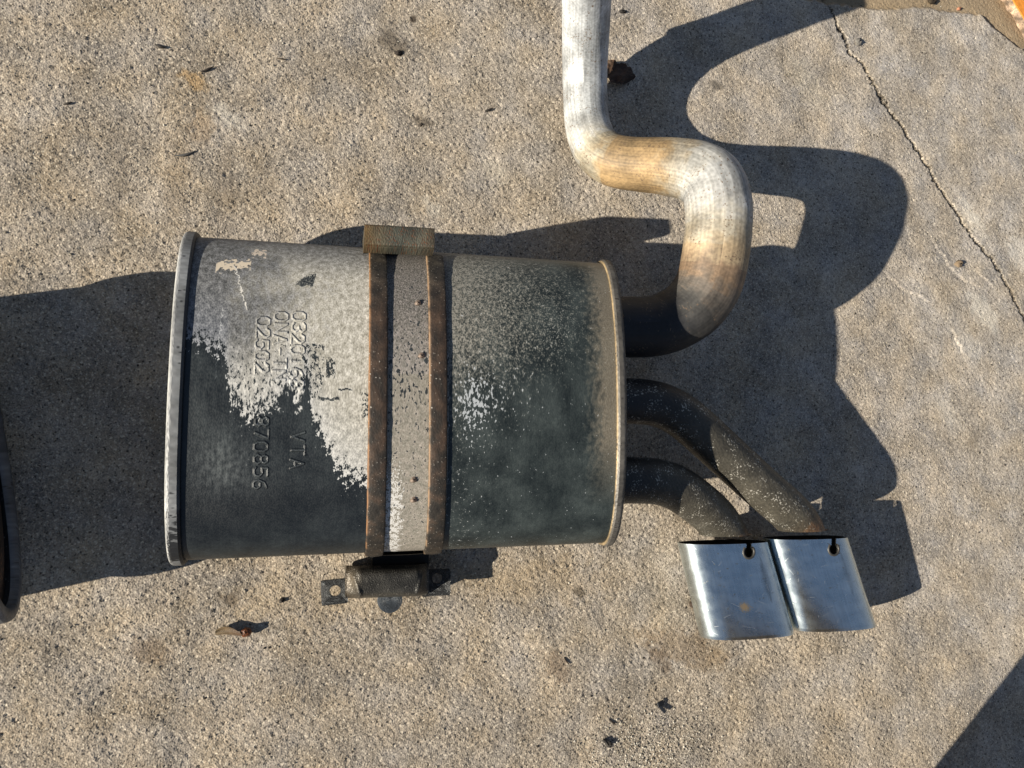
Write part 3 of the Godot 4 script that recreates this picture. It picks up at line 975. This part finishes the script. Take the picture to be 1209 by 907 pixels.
func build_pipes(ex: Node3D) -> void:
	# the inlet pipe: out of the end plate, up and over, across and away to the back
	var pts := [Vector3(0.0500, 0.0960, -0.0492), Vector3(0.0911, 0.0945, -0.0507), Vector3(0.1187, 0.0930, -0.0519), Vector3(0.1430, 0.0960, -0.0584), Vector3(0.1650, 0.1040, -0.0739), Vector3(0.1786, 0.1120, -0.0968), Vector3(0.1816, 0.1200, -0.1258), Vector3(0.1828, 0.1260, -0.1551), Vector3(0.1815, 0.1280, -0.1809), Vector3(0.1767, 0.1240, -0.2005), Vector3(0.1657, 0.1150, -0.2126), Vector3(0.1506, 0.1020, -0.2205), Vector3(0.1286, 0.0880, -0.2263), Vector3(0.1099, 0.0760, -0.2299), Vector3(0.0943, 0.0650, -0.2362), Vector3(0.0824, 0.0540, -0.2488), Vector3(0.0760, 0.0460, -0.2686), Vector3(0.0736, 0.0400, -0.2942), Vector3(0.0722, 0.0415, -0.3204), Vector3(0.0695, 0.0480, -0.3420), Vector3(0.0645, 0.0630, -0.3620), Vector3(0.0580, 0.0830, -0.3765), Vector3(0.0500, 0.1060, -0.3880), Vector3(0.0355, 0.1490, -0.4034), Vector3(0.0222, 0.1900, -0.4161)]
	var rad := [0.0305, 0.0305, 0.0308, 0.0316, 0.0328, 0.0334, 0.0334, 0.0334, 0.0332, 0.0326, 0.0316, 0.0300, 0.0284, 0.0275, 0.0270, 0.0262, 0.0250, 0.0243, 0.0242, 0.0245, 0.0250, 0.0253, 0.0255, 0.0257, 0.0257]
	var s := shape()
	var wr := noise(91, 3.0, 2)
	var mk := add_tube(s, pts, rad, 9, 72, func(u: float, an: float) -> float: return 1.0 + 0.012 * wr.get_noise_2d(u * 9.0, sin(an)))
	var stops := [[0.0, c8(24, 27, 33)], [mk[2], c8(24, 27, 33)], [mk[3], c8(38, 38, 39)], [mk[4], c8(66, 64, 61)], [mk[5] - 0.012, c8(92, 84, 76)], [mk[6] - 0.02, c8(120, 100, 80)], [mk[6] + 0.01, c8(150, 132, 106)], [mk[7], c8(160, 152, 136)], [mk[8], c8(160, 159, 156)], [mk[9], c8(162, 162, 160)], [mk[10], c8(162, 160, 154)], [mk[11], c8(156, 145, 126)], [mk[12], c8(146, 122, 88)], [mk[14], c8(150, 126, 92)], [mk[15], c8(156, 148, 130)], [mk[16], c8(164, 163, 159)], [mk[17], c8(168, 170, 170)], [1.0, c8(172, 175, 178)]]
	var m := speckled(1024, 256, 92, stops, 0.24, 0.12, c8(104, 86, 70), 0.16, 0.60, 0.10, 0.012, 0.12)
	var pipe := obj("inlet_pipe", s, m, ex)
	pipe.set_meta("label", "bent silver pipe tinted gold by heat")
	weld(pipe, pts[0], pts[1], 0.0308)
	# inside of its open far end
	s = shape()
	var far: Vector3 = pts[-1]
	var dir := (pts[-1] - pts[-2] as Vector3).normalized()
	add_tube(s, [far - dir * 0.0005, far - dir * 0.06, far - dir * 0.12], [0.0236, 0.0236, 0.0236], 4, 48)
	obj("bore", s, plain(c8(40, 36, 32), 0.8), pipe)

	var tail_m := speckled(512, 256, 95, [[0.0, c8(22, 24, 28)], [0.2, c8(38, 38, 38)], [0.35, c8(66, 63, 56)], [0.80, c8(74, 70, 61)], [0.835, c8(78, 70, 58)], [0.87, c8(112, 84, 60)], [1.0, c8(120, 86, 60)]], 0.22, 0.16, c8(170, 166, 156), 0.33, 0.5, 0.1, 0.05)
	var sleeve_m := plain(c8(30, 27, 25), 0.85)
	var tails := [
		[Vector3(0.0500, 0.0960, 0.0249), Vector3(0.0963, 0.0940, 0.0240), Vector3(0.1270, 0.0900, 0.0250), Vector3(0.1563, 0.0880, 0.0364), Vector3(0.1870, 0.0840, 0.0594), Vector3(0.2245, 0.0780, 0.0874), Vector3(0.2630, 0.0730, 0.1168), Vector3(0.2930, 0.0675, 0.1365), Vector3(0.3095, 0.0610, 0.1510), Vector3(0.3210, 0.0545, 0.1645), Vector3(0.3330, 0.0450, 0.1875)],
		[Vector3(0.0500, 0.0960, 0.1023), Vector3(0.0949, 0.0940, 0.1025), Vector3(0.1253, 0.0900, 0.1035), Vector3(0.1501, 0.0870, 0.1105), Vector3(0.1746, 0.0800, 0.1247), Vector3(0.2015, 0.0655, 0.1396), Vector3(0.2150, 0.0585, 0.1525), Vector3(0.2256, 0.0530, 0.1655), Vector3(0.2360, 0.0450, 0.1880)]]
	for t in tails:
		var rr := []
		for k in t.size(): rr.append(0.0229 if k < t.size() - 1 else 0.0222)
		s = shape()
		add_tube(s, t, rr, 9, 56, null, 0.1590 if t.size() > 9 else 0.1620)
		var tp := obj("tail_pipe", s, tail_m, ex)
		weld(tp, t[0], t[1], 0.0232)
		var e1: Vector3 = t[-1]
		var e0: Vector3 = t[-2]
		s = shape()
		add_tube(s, [e1.lerp(e0, 0.5), e1.lerp(e0, -0.4) + Vector3(0, -0.0015, 0), e1 + Vector3(0.009, -0.007, 0.030)], [0.0165, 0.0165, 0.0165], 6, 40)
		obj("inner_sleeve", s, sleeve_m, tp)
	var bright := [tip_material(101, true), tip_material(211, false)]
	# [centre at the inlet end, centre at the outlet end, half width at each, keyhole x, keyhole z]
	var soot := plain(c8(26, 24, 22), 0.9)
	var ring_m := plain(c8(78, 76, 73), 0.5, 0.5)
	var which := 0
	for q in [[Vector2(0.2260, 0.1707), Vector2(0.2562, 0.2712), 0.0515, 0.0546, 0.2430], [Vector2(0.3305, 0.1684), Vector2(0.3658, 0.2690), 0.0506, 0.0523, 0.3490]]:
		var tip := obj("exhaust_tip", tip_shape(q), bright[which], ex)
		which += 1
		obj("bore", tip_shape(q, 1), soot, tip)
		s = shape()
		var ring := PackedVector3Array()
		for k in 33:
			var an := TAU * k / 32.0
			if an > 1.25 * PI and an < 1.75 * PI:
				an = clampf(an, 1.25 * PI, 1.75 * PI)
			for j in 13:
				var bn := TAU * j / 12.0
				var r := 0.0066 + 0.0013 * cos(bn)
				ring.append(Vector3(q[4] + r * cos(an), 0.0665 + 0.0011 * sin(bn) - 0.012 * absf(cos(an)) * 0.02, 0.1795 + r * sin(an)))
		add_grid(s, ring, 33, 13, true, false, PackedVector2Array(), func(r: int, _c: int) -> bool: return r >= 20 and r < 28)
		obj("keyhole_collar", s, ring_m, tip)

# a lumpy bead where a pipe leaves the end plate
func weld(parent: Node3D, from: Vector3, to: Vector3, r: float) -> void:
	var s := shape()
	var p := PackedVector3Array()
	var f := noise(97, 160.0, 2)
	var y := lerpf(from.y, to.y, 0.5)
	var z := lerpf(from.z, to.z, 0.5)
	for k in 97:
		var an := TAU * k / 96.0
		for j in 13:
			var bn := TAU * j / 12.0
			var w := 0.0034 + 0.0009 * sin(an * 34.0) + 0.0016 * f.get_noise_2d(cos(an) * 0.03 + z, sin(an) * 0.03)
			var q := r + w * cos(bn)
			p.append(Vector3(0.0715 + w * 1.2 * sin(bn), y + q * sin(an), z + q * cos(an)))
	add_grid(s, p, 97, 13, true, true)
	obj("weld_bead", s, plain(c8(72, 60, 50), 0.6, 0.2), parent)

func tip_shape(q: Array, inner := 0) -> Dictionary:
	var s := shape()
	var nr := 121
	var nc := 321
	var high := 0.0245
	var key := Vector2(q[4], 0.1795)
	for turn_ in 1:
		var side := inner
		var p := PackedVector3Array()
		var uv := PackedVector2Array()
		for r in nr:
			var t := float(r) / (nr - 1)
			var mid: Vector2 = (q[0] as Vector2).lerp(q[1], t)
			var hw: float = lerpf(q[2], q[3], t) - side * 0.0014
			for c in nc:
				var ang := TAU * c / (nc - 1) - PI / 2.0
				var o := oval(hw, high - side * 0.0014, 2.5, ang)
				var curl := 0.0012 * smoothstep(0.97, 1.0, t) * (1.0 - side)      # the outlet edge is rolled in a little
				p.append(Vector3(mid.x + o.x * (1.0 - curl * 6.0), 0.0425 + o.y * (1.0 - curl * 14.0) - 0.0055 * t, mid.y))
				uv.append(Vector2(float(c) / (nc - 1), t))
		var hole := func(r: int, c: int) -> bool:
			var v := p[r * nc + c]
			if v.y < 0.050: return false
			var d := Vector2(v.x, v.z) - key
			return d.length() < 0.0058 or (absf(d.x + d.y * 0.12) < 0.0033 and d.y < 0.0)
		add_grid(s, p, nr, nc, true, side == 1, uv, hole)
	# lips between outside and inside
	for e in (0 if inner else 2):
		var p := PackedVector3Array()
		for side in 2:
			var mid: Vector2 = q[e]
			var hw: float = q[2 + e] - side * 0.0014
			for c in nc:
				var ang := TAU * c / (nc - 1) - PI / 2.0
				var o := oval(hw, high - side * 0.0014, 2.5, ang)
				var curl := 0.0012 * e * (1 - side)
				p.append(Vector3(mid.x + o.x * (1.0 - curl * 6.0), 0.0425 + o.y * (1.0 - curl * 14.0) - 0.0055 * e, mid.y))
		var skip := func(_r: int, c: int) -> bool:
			return e == 0 and p[c].y > 0.050 and absf(p[c].x - key.x - 0.0012) < 0.0033
		add_grid(s, p, 2, nc, true, e == 1, PackedVector2Array(), skip)
	return s

func tip_material(seed_: int, spot: bool) -> StandardMaterial3D:
	var w := 1024
	var h := 512
	var a := field(w, h, seed_, 0.012, 4)
	var f := field(w, h, seed_ + 1, 0.2, 2)
	var g := stretched(w, h, seed_ + 2, 0.12, 0.006, 2)
	var sm := field(w, h, seed_ + 3, 0.03, 4)
	var out := PackedByteArray()
	out.resize(w * h * 3)
	var rg := PackedByteArray()
	rg.resize(w * h)
	for y in h:
		for x in w:
			var i := y * w + x
			var v := 232.0 + (a[i] - 128) * 0.10 + (g[i] - 128) * 0.10
			var ro := 72.0 + (a[i] - 128) * 0.10 + (f[i] - 128) * 0.05
			var r := v
			var gr := v
			var b := v
			if sm[i] > 192:                               # dull smears
				var k := minf((sm[i] - 192) / 26.0, 0.6)
				r = lerpf(v, 132, k); gr = lerpf(v, 120, k); b = lerpf(v, 108, k)
				ro += 70.0 * k
			var d := Vector2((x - 0.515 * w) / 12.0, (y - 0.66 * h) / 22.0).length() + (f[i] - 128) * 0.008
			if spot and d < 1.0:                                   # a spot of brown dirt
				r = lerpf(r, 168, 0.7); gr = lerpf(gr, 128, 0.7); b = lerpf(b, 88, 0.7)
				ro = 170
			var streak := absf(x - (0.425 if spot else 0.435) * w - y * 0.02 + (a[i] - 128) * 0.03)
			var thick := 22.0 * sin(PI * clampf((y - 0.14 * h) / (0.5 * h), 0.0, 1.0)) + 1.0
			if streak < thick and y > 0.14 * h and y < 0.64 * h:
				var k := (0.5 if spot else 0.3) * (1.0 - streak / thick) * clampf(0.7 + (f[i] - 128) / 80.0, 0.0, 1.0)
				r = lerpf(r, 84, k); gr = lerpf(gr, 78, k); b = lerpf(b, 74, k)
			out[i * 3] = clampi(int(r * 0.93), 0, 255)
			out[i * 3 + 1] = clampi(int(gr * 0.98), 0, 255)
			out[i * 3 + 2] = clampi(int(b), 0, 255)
			rg[i] = clampi(int(ro), 30, 255)
	# fine scratches
	rng.seed = seed_ + 4
	for k in 70:
		var x := rng.randf() * w
		var y := rng.randf() * h
		var d := Vector2.from_angle(rng.randf() * TAU)
		for j in rng.randi_range(5, 40):
			x += d.x
			y += d.y
			if x >= 0 and y >= 0 and x < w and y < h:
				var i := int(y) * w + int(x)
				rg[i] = 150
				out[i * 3] = 246
				out[i * 3 + 1] = 246
				out[i * 3 + 2] = 246
	var m := plain(Color.WHITE, 1.0, 1.0)
	m.albedo_texture = texture_of(out, w, h)
	m.roughness_texture = texture_of(rg, w, h, Image.FORMAT_L8)
	return m

# ---------------------------------------------------------------- the other things
func build_second_silencer() -> void:
	var o := thing("second_silencer", "dark silencer cut off by the left edge, only its end rim showing", "exhaust", Vector3(-0.4735, 0, 0.076))
	o.rotation.y = 0.2
	var a := 0.1365
	var b := 0.0475
	var mid := Vector3(0, 0.0570, 0)
	var paint := speckled(512, 512, 111, [[0.0, c8(46, 48, 50)]], 0.3, 0.15, c8(120, 118, 112), 0.25, 0.5, 0.0, 0.05)
	var s := shape()
	add_oval(s, [[-0.40, 0.0], [-0.30, 0.0], [-0.2, 0.0], [-0.1, 0.0], [-0.008, 0.0]], a, b, mid, 160)
	obj("shell", s, paint, o)
	s = shape()
	var rows := lip_rows(-0.007, 0.013, 0.0065, -1.0)
	rows.reverse()
	add_oval(s, rows, a, b, mid)
	obj("end_rim", s, speckled(32, 1024, 112, [[0.0, c8(96, 99, 104)]], 0.25, 0.15, c8(52, 46, 42), 0.14, 0.5, 0.15, 0.05), o)
	s = shape()
	var far := lip_rows(-0.398, 0.013, 0.0065, 1.0)
	add_oval(s, far, a, b, mid)
	obj("end_rim", s, paint, o)
	var plate_m := speckled(256, 256, 113, [[0.0, c8(54, 44, 38)]], 0.4, 0.2, c8(128, 92, 66), 0.3, 0.7, 0.0, 0.05)
	for e in [[-0.012, 1.0], [-0.396, -1.0]]:
		s = shape()
		end_disc(s, e[0], a - 0.002, b - 0.002, mid, e[1])
		obj("end_plate", s, plate_m, o)

func build_board() -> void:
	var along := Vector3(0.589, 0, 0.808)
	var outw := Vector3(0.808, 0, -0.589)
	var corner := Vector3(0.7560, 0, -0.5180)
	var o := thing("orange_board", "orange board corner with frayed pale edge at the top right of the concrete", "board", corner)
	var s := shape()
	add_rounded_box(s, Transform3D(Basis(along, Vector3.UP, outw), -along * 0.13 + outw * 0.09 + Vector3(0, 0.0060, 0)), Vector3(0.13, 0.0060, 0.09), 0.0006)
	obj("panel", s, speckled(512, 512, 121, [[0.0, c8(224, 142, 52)]], 0.08, 0.08, c8(240, 196, 120), 0.12, 0.6, 0.0, 0.03, 0.0, Vector2(2, 2)), o)
	s = shape()
	var p := PackedVector3Array()
	var f := noise(122, 90.0, 3)
	for r in 5:
		for k in 90:
			var t := k / 89.0
			var d := -along * (0.27 * (1.0 - t)) + along * 0.006 * t
			var bulge := 0.0038 * sin(PI * 0.5 * r / 4.0) + 0.0035 * f.get_noise_2d(t * 0.27, r * 0.012) * r / 4.0
			p.append(d - outw * (bulge - 0.0004) + Vector3(0, 0.0112 - 0.0104 * r / 4.0, 0))
	add_grid(s, p, 5, 90, false, false)
	obj("frayed_edge", s, speckled(256, 64, 123, [[0.0, c8(150, 128, 106)]], 0.5, 0.3, c8(88, 66, 52), 0.5, 0.7, 0.0, 0.05, 0.0, Vector2(6, 1)), o)

func build_leaf() -> void:
	var at := Vector3(0.1310, 0.0, -0.3735)
	var o := thing("dead_leaf", "crumpled dark brown dead leaf lying beside the upright silver pipe", "leaf", at)
	var s := shape()
	var f := noise(131, 70.0, 3)
	var nr := 22
	var nc := 30
	var p := PackedVector3Array()
	for r in nr + 1:
		var v := float(r) / nr * 2.0 - 1.0
		for c in nc + 1:
			var u := float(c) / nc
			var wide := 0.0145 * pow(sin(PI * clampf(u * 0.94 + 0.04, 0.0, 1.0)), 0.7) * (1.0 + 0.35 * f.get_noise_2d(u * 0.05, 8.0 + signf(v)))
			var x := (u - 0.5) * 0.038
			var z := v * wide + 0.005 * sin(u * 4.0)
			var y := 0.0035 + 0.003 * absf(v) * sin(PI * u) + 0.0045 * f.get_noise_2d(x, z) + 0.006 * u * u * (1.0 - absf(v))
			p.append(Vector3(x, maxf(y, 0.0012), z).rotated(Vector3.UP, -0.45))
	add_grid(s, p, nr + 1, nc + 1, false, true)
	var m := speckled(128, 128, 132, [[0.0, c8(98, 72, 48)], [0.4, c8(66, 47, 35)], [1.0, c8(48, 34, 27)]], 0.4, 0.2, c8(112, 84, 60), 0.2, 0.7, 0.0, 0.05)
	m.backlight_enabled = true
	m.backlight = Color(0.06, 0.03, 0.015)
	m.cull_mode = BaseMaterial3D.CULL_DISABLED
	obj("blade", s, m, o)
	s = shape()
	var stalk := []
	for q in [Vector3(-0.017, 0.003, 0.002), Vector3(-0.022, 0.0025, 0.000), Vector3(-0.027, 0.0015, 0.001)]:
		stalk.append(q.rotated(Vector3.UP, -0.45))
	add_tube(s, stalk, [0.0009, 0.0007, 0.0006], 4, 8)
	obj("stalk", s, plain(c8(92, 66, 44), 0.8), o)

func build_seed() -> void:
	var o := thing("winged_seed", "brown winged maple seed lying alone on the concrete below the silencer's left end", "seed", Vector3(-0.2760, 0, 0.2440))
	var s := shape()
	var p := PackedVector3Array()
	for r in 15:
		var v := r / 14.0
		for c in 25:
			var u := c / 24.0
			var x := lerpf(-0.0165, 0.0075, u)
			var arc := -0.0050 * sin(PI * pow(u, 0.85))
			var wide := 0.0088 * pow(maxf(sin(PI * clampf(0.10 + u * 0.86, 0.0, 1.0)), 0.0), 0.6) * (1.0 - 0.25 * u)
			p.append(Vector3(x, 0.0022 + 0.0050 * u * u + 0.0010 * sin(v * 8.0 + u * 5.0) * 0.4 + 0.0022 * (1.0 - v), arc + v * wide - 0.0005 + 0.0035 * u))
	add_grid(s, p, 15, 25, false, true)
	var m := speckled(128, 64, 141, [[0.0, c8(112, 96, 70)], [0.5, c8(98, 80, 56)], [1.0, c8(82, 58, 38)]], 0.2, 0.14, c8(70, 52, 36), 0.2, 0.6, 0.0, 0.04, 0.2)
	m.backlight_enabled = true
	m.backlight = Color(0.25, 0.18, 0.1)
	m.cull_mode = BaseMaterial3D.CULL_DISABLED
	obj("wing", s, m, o)
	s = shape()
	add_blob(s, Vector3(0.0110, 0.0048, 0.0022), Vector3(0.0052, 0.0042, 0.0040), 0.3, 0.35, 142, 10, 14)
	obj("nut", s, speckled(64, 64, 143, [[0.0, c8(120, 66, 32)]], 0.4, 0.3, c8(190, 130, 76), 0.25, 0.45, 0.0, 0.05), o)

func ground_y(x: float, z: float) -> float:
	return ground_height(x, z)

func twig(called: String, label: String, category: String, x: float, z: float, long: float, turn: float, r: float, c: Color, bend := 0.2) -> void:
	var s := shape()
	var d := Vector3(cos(turn), 0, sin(turn))
	var side := Vector3(-d.z, 0, d.x)
	add_tube(s, [-d * long * 0.5 + Vector3(0, r * 0.4, 0), Vector3(0, r * 0.9, 0) + side * long * bend * 0.5, d * long * 0.5 + Vector3(0, r * 0.6, 0)], [r * 0.5, r, r * 0.35], 6, 9)
	var o := obj(called, s, plain(c, 0.75))
	o.position = Vector3(x, ground_y(x, z) + 0.0004, z)
	tag(o, label, category)

func chip(called: String, label: String, category: String, x: float, z: float, size: Vector3, turn: float, c: Color, seed_: int) -> void:
	var s := shape()
	add_blob(s, Vector3.ZERO, size, turn, 0.8, seed_, 7, 9)
	var o := obj(called, s, plain(c, 0.8))
	o.position = Vector3(x, ground_y(x, z) + size.y * 0.55, z)
	tag(o, label, category)

func build_debris() -> void:
	# the torn black scrap: a bent L of thin plastic
	var o := thing("plastic_scrap", "torn black L-shaped plastic scrap on the bare concrete near the lower edge", "scrap", Vector3(0.1672, 0.0012, 0.3495))
	var s := shape()
	add_rounded_box(s, Transform3D(Basis(Vector3.UP, 0.2) * Basis(Vector3.FORWARD, 0.35), Vector3(0.0004, 0.0022, -0.0028)), Vector3(0.0046, 0.0008, 0.0026), 0.0005)
	obj("flap", s, plain(c8(38, 42, 48), 0.5), o)
	s = shape()
	add_rounded_box(s, Transform3D(Basis(Vector3.UP, -0.9) * Basis(Vector3.FORWARD, -0.2), Vector3(0.0022, 0.0020, 0.0028)), Vector3(0.0052, 0.0008, 0.0019), 0.0005)
	obj("flap", s, plain(c8(30, 34, 40), 0.5), o)
	twig("twig", "short dark twig lying slantwise in the upper left of the concrete", "twig", -0.3216, -0.3127, 0.0135, -0.55, 0.0012, c8(46, 38, 32))
	twig("twig", "short black twig flake above the yellowish stain at upper left", "twig", -0.3660, -0.3304, 0.0110, 0.15, 0.0015, c8(40, 36, 32), 0.4)
	twig("twig", "curved grey twig lower in the upper left area, thickest at its left", "twig", -0.3390, -0.2218, 0.0200, -0.35, 0.0014, c8(78, 76, 74), 0.35)
	twig("twig", "tiny dark twig nearest the left edge, above the shadow", "twig", -0.4459, -0.2603, 0.0085, -0.4, 0.0011, c8(48, 42, 36))
	twig("twig", "thin dark twig lying level above the strap flange, halfway to the top edge", "twig", -0.2500, -0.3340, 0.0100, 0.05, 0.0008, c8(70, 58, 44), 0.05)
	twig("twig", "stubby black twig between the strap flange and the silver pipe", "twig", -0.0271, -0.3075, 0.0100, -0.5, 0.0014, c8(40, 34, 30))
	twig("twig", "small thin twig on the concrete below the hanger bracket's right ear", "twig", 0.0600, 0.2950, 0.0095, 0.9, 0.0009, c8(64, 52, 42))
	twig("twig", "thin dark twig left of the torn black plastic scrap", "twig", 0.1120, 0.3620, 0.0090, 0.65, 0.0010, c8(50, 42, 36))
	chip("stone_chip", "dark crumb in the middle of the brown smudge above the strap", "stone", -0.1290, -0.3590, Vector3(0.0036, 0.0018, 0.0024), 0.6, c8(48, 40, 34), 151)
	chip("stone_chip", "black crumb beside the top of the silver pipe", "stone", 0.1372, -0.4515, Vector3(0.0040, 0.0016, 0.0022), 0.1, c8(34, 30, 28), 152)
	chip("stone_chip", "dark crumb on the concrete straight above the strap flange", "stone", -0.1029, -0.2813, Vector3(0.0024, 0.0016, 0.0018), 0.4, c8(60, 52, 44), 153)
	chip("stone_chip", "grey-brown lump in the spalled hollow left of the crack", "stone", 0.6133, -0.1166 - 0.06, Vector3(0.0062, 0.0030, 0.0045), 0.3, c8(128, 110, 88), 154)
	chip("stone_chip", "grey flat stone beside the top of the crack", "stone", 0.4720, -0.4650, Vector3(0.0058, 0.0026, 0.0046), 0.5, c8(120, 116, 110), 155)
	chip("stone_chip", "dark crumb between the silencer's bracket and the winged seed", "stone", -0.2330, 0.2190, Vector3(0.0030, 0.0020, 0.0022), 0.4, c8(52, 46, 40), 156)
	chip("stone_chip", "dark crumb beside the left bright tip", "stone", 0.2100, 0.2430, Vector3(0.0034, 0.0020, 0.0030), 0.7, c8(56, 42, 32), 157)
	chip("stone_chip", "small pink-brown grit lump beside the orange board", "stone", 0.6480, -0.5450, Vector3(0.0030, 0.0022, 0.0024), 0.7, c8(170, 118, 92), 158)
	chip("stone_chip", "dark soil crumb at the slab's broken edge in the top right", "stone", 0.6020, -0.5480, Vector3(0.0070, 0.0034, 0.0038), 0.2, c8(62, 52, 38), 159)
	chip("stone_chip", "dark grey lump beside the pale grit patch at the lower edge", "stone", 0.1050, 0.3830, Vector3(0.0060, 0.0024, 0.0030), -0.6, c8(66, 62, 58), 160)

func build_grit() -> void:
	rng.seed = 171
	var s := shape()
	add_blob(s, Vector3.ZERO, Vector3(1.0, 0.62, 0.8), 0.0, 0.7, 172, 5, 7)
	var m := plain(Color.WHITE, 0.9)
	m.vertex_color_use_as_albedo = true
	m.metallic_specular = 0.3
	var mm := MultiMesh.new()
	mm.transform_format = MultiMesh.TRANSFORM_3D
	mm.use_colors = true
	mm.mesh = mesh_of(s, m)
	var spots := []
	while spots.size() < 15000:
		var q := Vector2(rng.randf_range(-0.58, 0.84), rng.randf_range(-0.64, 0.52))
		if spots.size() < 2400:                                # the loose pale patch at the lower edge
			q = Vector2(rng.randfn(0.155, 0.042), rng.randfn(0.392, 0.022))
		spots.append(q)
	mm.instance_count = spots.size()
	for k in spots.size():
		var q: Vector2 = spots[k]
		var r := 0.00042 + 0.00075 * pow(rng.randf(), 3.5)
		var bas := Basis(Vector3.UP, rng.randf() * TAU) * Basis(Vector3.RIGHT, rng.randf_range(-0.4, 0.4))
		bas = bas.scaled(Vector3(r, r * rng.randf_range(0.5, 1.0), r) * rng.randf_range(0.8, 1.3))
		mm.set_instance_transform(k, Transform3D(bas, Vector3(q.x, ground_y(q.x, q.y) + r * 0.25, q.y)))
		var v := rng.randf()
		var c := Color(0.36, 0.32, 0.25) * rng.randf_range(0.6, 1.25)
		if v < 0.16: c = Color(0.07, 0.06, 0.05)
		elif v > 0.90 or (k < 2400 and v > 0.6): c = Color(0.62, 0.58, 0.50)
		mm.set_instance_color(k, c)
	var o := MultiMeshInstance3D.new()
	o.name = "loose_grit"
	o.multimesh = mm
	add_child(o, true)
	tag(o, "loose sand grains and grit scattered over the concrete", "grit")
	o.set_meta("kind", "stuff")

func build_leaning_board() -> void:
	# stands just outside the picture; its shadow falls across the lower right corner
	var o := thing("leaning_plank", "wide weathered plank leaning on a block just below the picture", "plank", Vector3(0.212, 0, 0.724))
	var s := shape()
	var rise := 0.30
	var run := 0.375
	var mid := Vector3(0.16, rise * 0.5 + 0.004, -run * 0.5)
	var up := Vector3(0, rise, -run).normalized()
	add_rounded_box(s, Transform3D(Basis(Vector3.RIGHT, Vector3.RIGHT.cross(up) * -1.0, up), mid), Vector3(0.16, 0.009, 0.24), 0.002)
	obj("board", s, speckled(512, 512, 181, [[0.0, c8(128, 108, 84)]], 0.2, 0.15, c8(80, 64, 48), 0.2, 0.8, 0.0, 0.05, 0.3), o)
	var b := thing("concrete_block", "grey concrete block propping up the leaning plank", "block", Vector3(0.36, 0, 0.545))
	s = shape()
	add_rounded_box(s, Transform3D(Basis.IDENTITY, Vector3(0, 0.054, 0)), Vector3(0.06, 0.053, 0.03), 0.004)
	obj("body", s, speckled(256, 256, 182, [[0.0, c8(142, 138, 130)]], 0.15, 0.2, c8(96, 92, 86), 0.2, 0.9, 0.0, 0.1), b)

# ---------------------------------------------------------------- the scene
func _ready() -> void:
	rng.seed = 1
	var cam := Camera3D.new()
	cam.name = "camera"
	cam.keep_aspect = Camera3D.KEEP_HEIGHT
	cam.fov = 2.0 * rad_to_deg(atan(453.5 / 908.0))
	cam.near = 0.05
	cam.far = 200.0
	add_child(cam)
	cam.transform = Transform3D(Basis(Vector3(0.9632843, 0.26848344, 0.0), Vector3(-0.02837397, 0.10180217, -0.99439994), Vector3(-0.26697992, 0.95788985, 0.10568237)), Vector3(-0.22297338, 0.8, 0.08826265))
	cam.current = true
	var env := Environment.new()
	env.background_mode = Environment.BG_SKY
	var sky := Sky.new()
	var sm := ProceduralSkyMaterial.new()
	sm.sky_top_color = c8(108, 132, 166)
	sm.sky_horizon_color = c8(214, 212, 208)
	sm.sky_curve = 0.22
	sm.ground_bottom_color = c8(120, 112, 100)
	sm.ground_horizon_color = c8(160, 156, 150)
	sm.sun_angle_max = 40.0
	sm.energy_multiplier = 0.36
	sky.sky_material = sm
	env.sky = sky
	env.tonemap_mode = Environment.TONE_MAPPER_LINEAR
	env.tonemap_exposure = 1.61
	env.sdfgi_enabled = true
	env.ssao_enabled = true
	env.ssil_enabled = true
	var we := WorldEnvironment.new()
	we.name = "environment"
	we.environment = env
	add_child(we)
	var sun := DirectionalLight3D.new()
	sun.name = "sun"
	sun.light_color = Color(1.0, 0.965, 0.90)
	sun.light_energy = 1.6
	sun.light_angular_distance = 0.5
	sun.shadow_enabled = true
	add_child(sun)
	sun.look_at_from_position(Vector3.ZERO, SUN_RUN, Vector3.UP)

	build_ground()
	build_exhaust()
	build_second_silencer()
	build_board()
	build_leaf()
	build_seed()
	build_debris()
	build_grit()
	build_leaning_board()
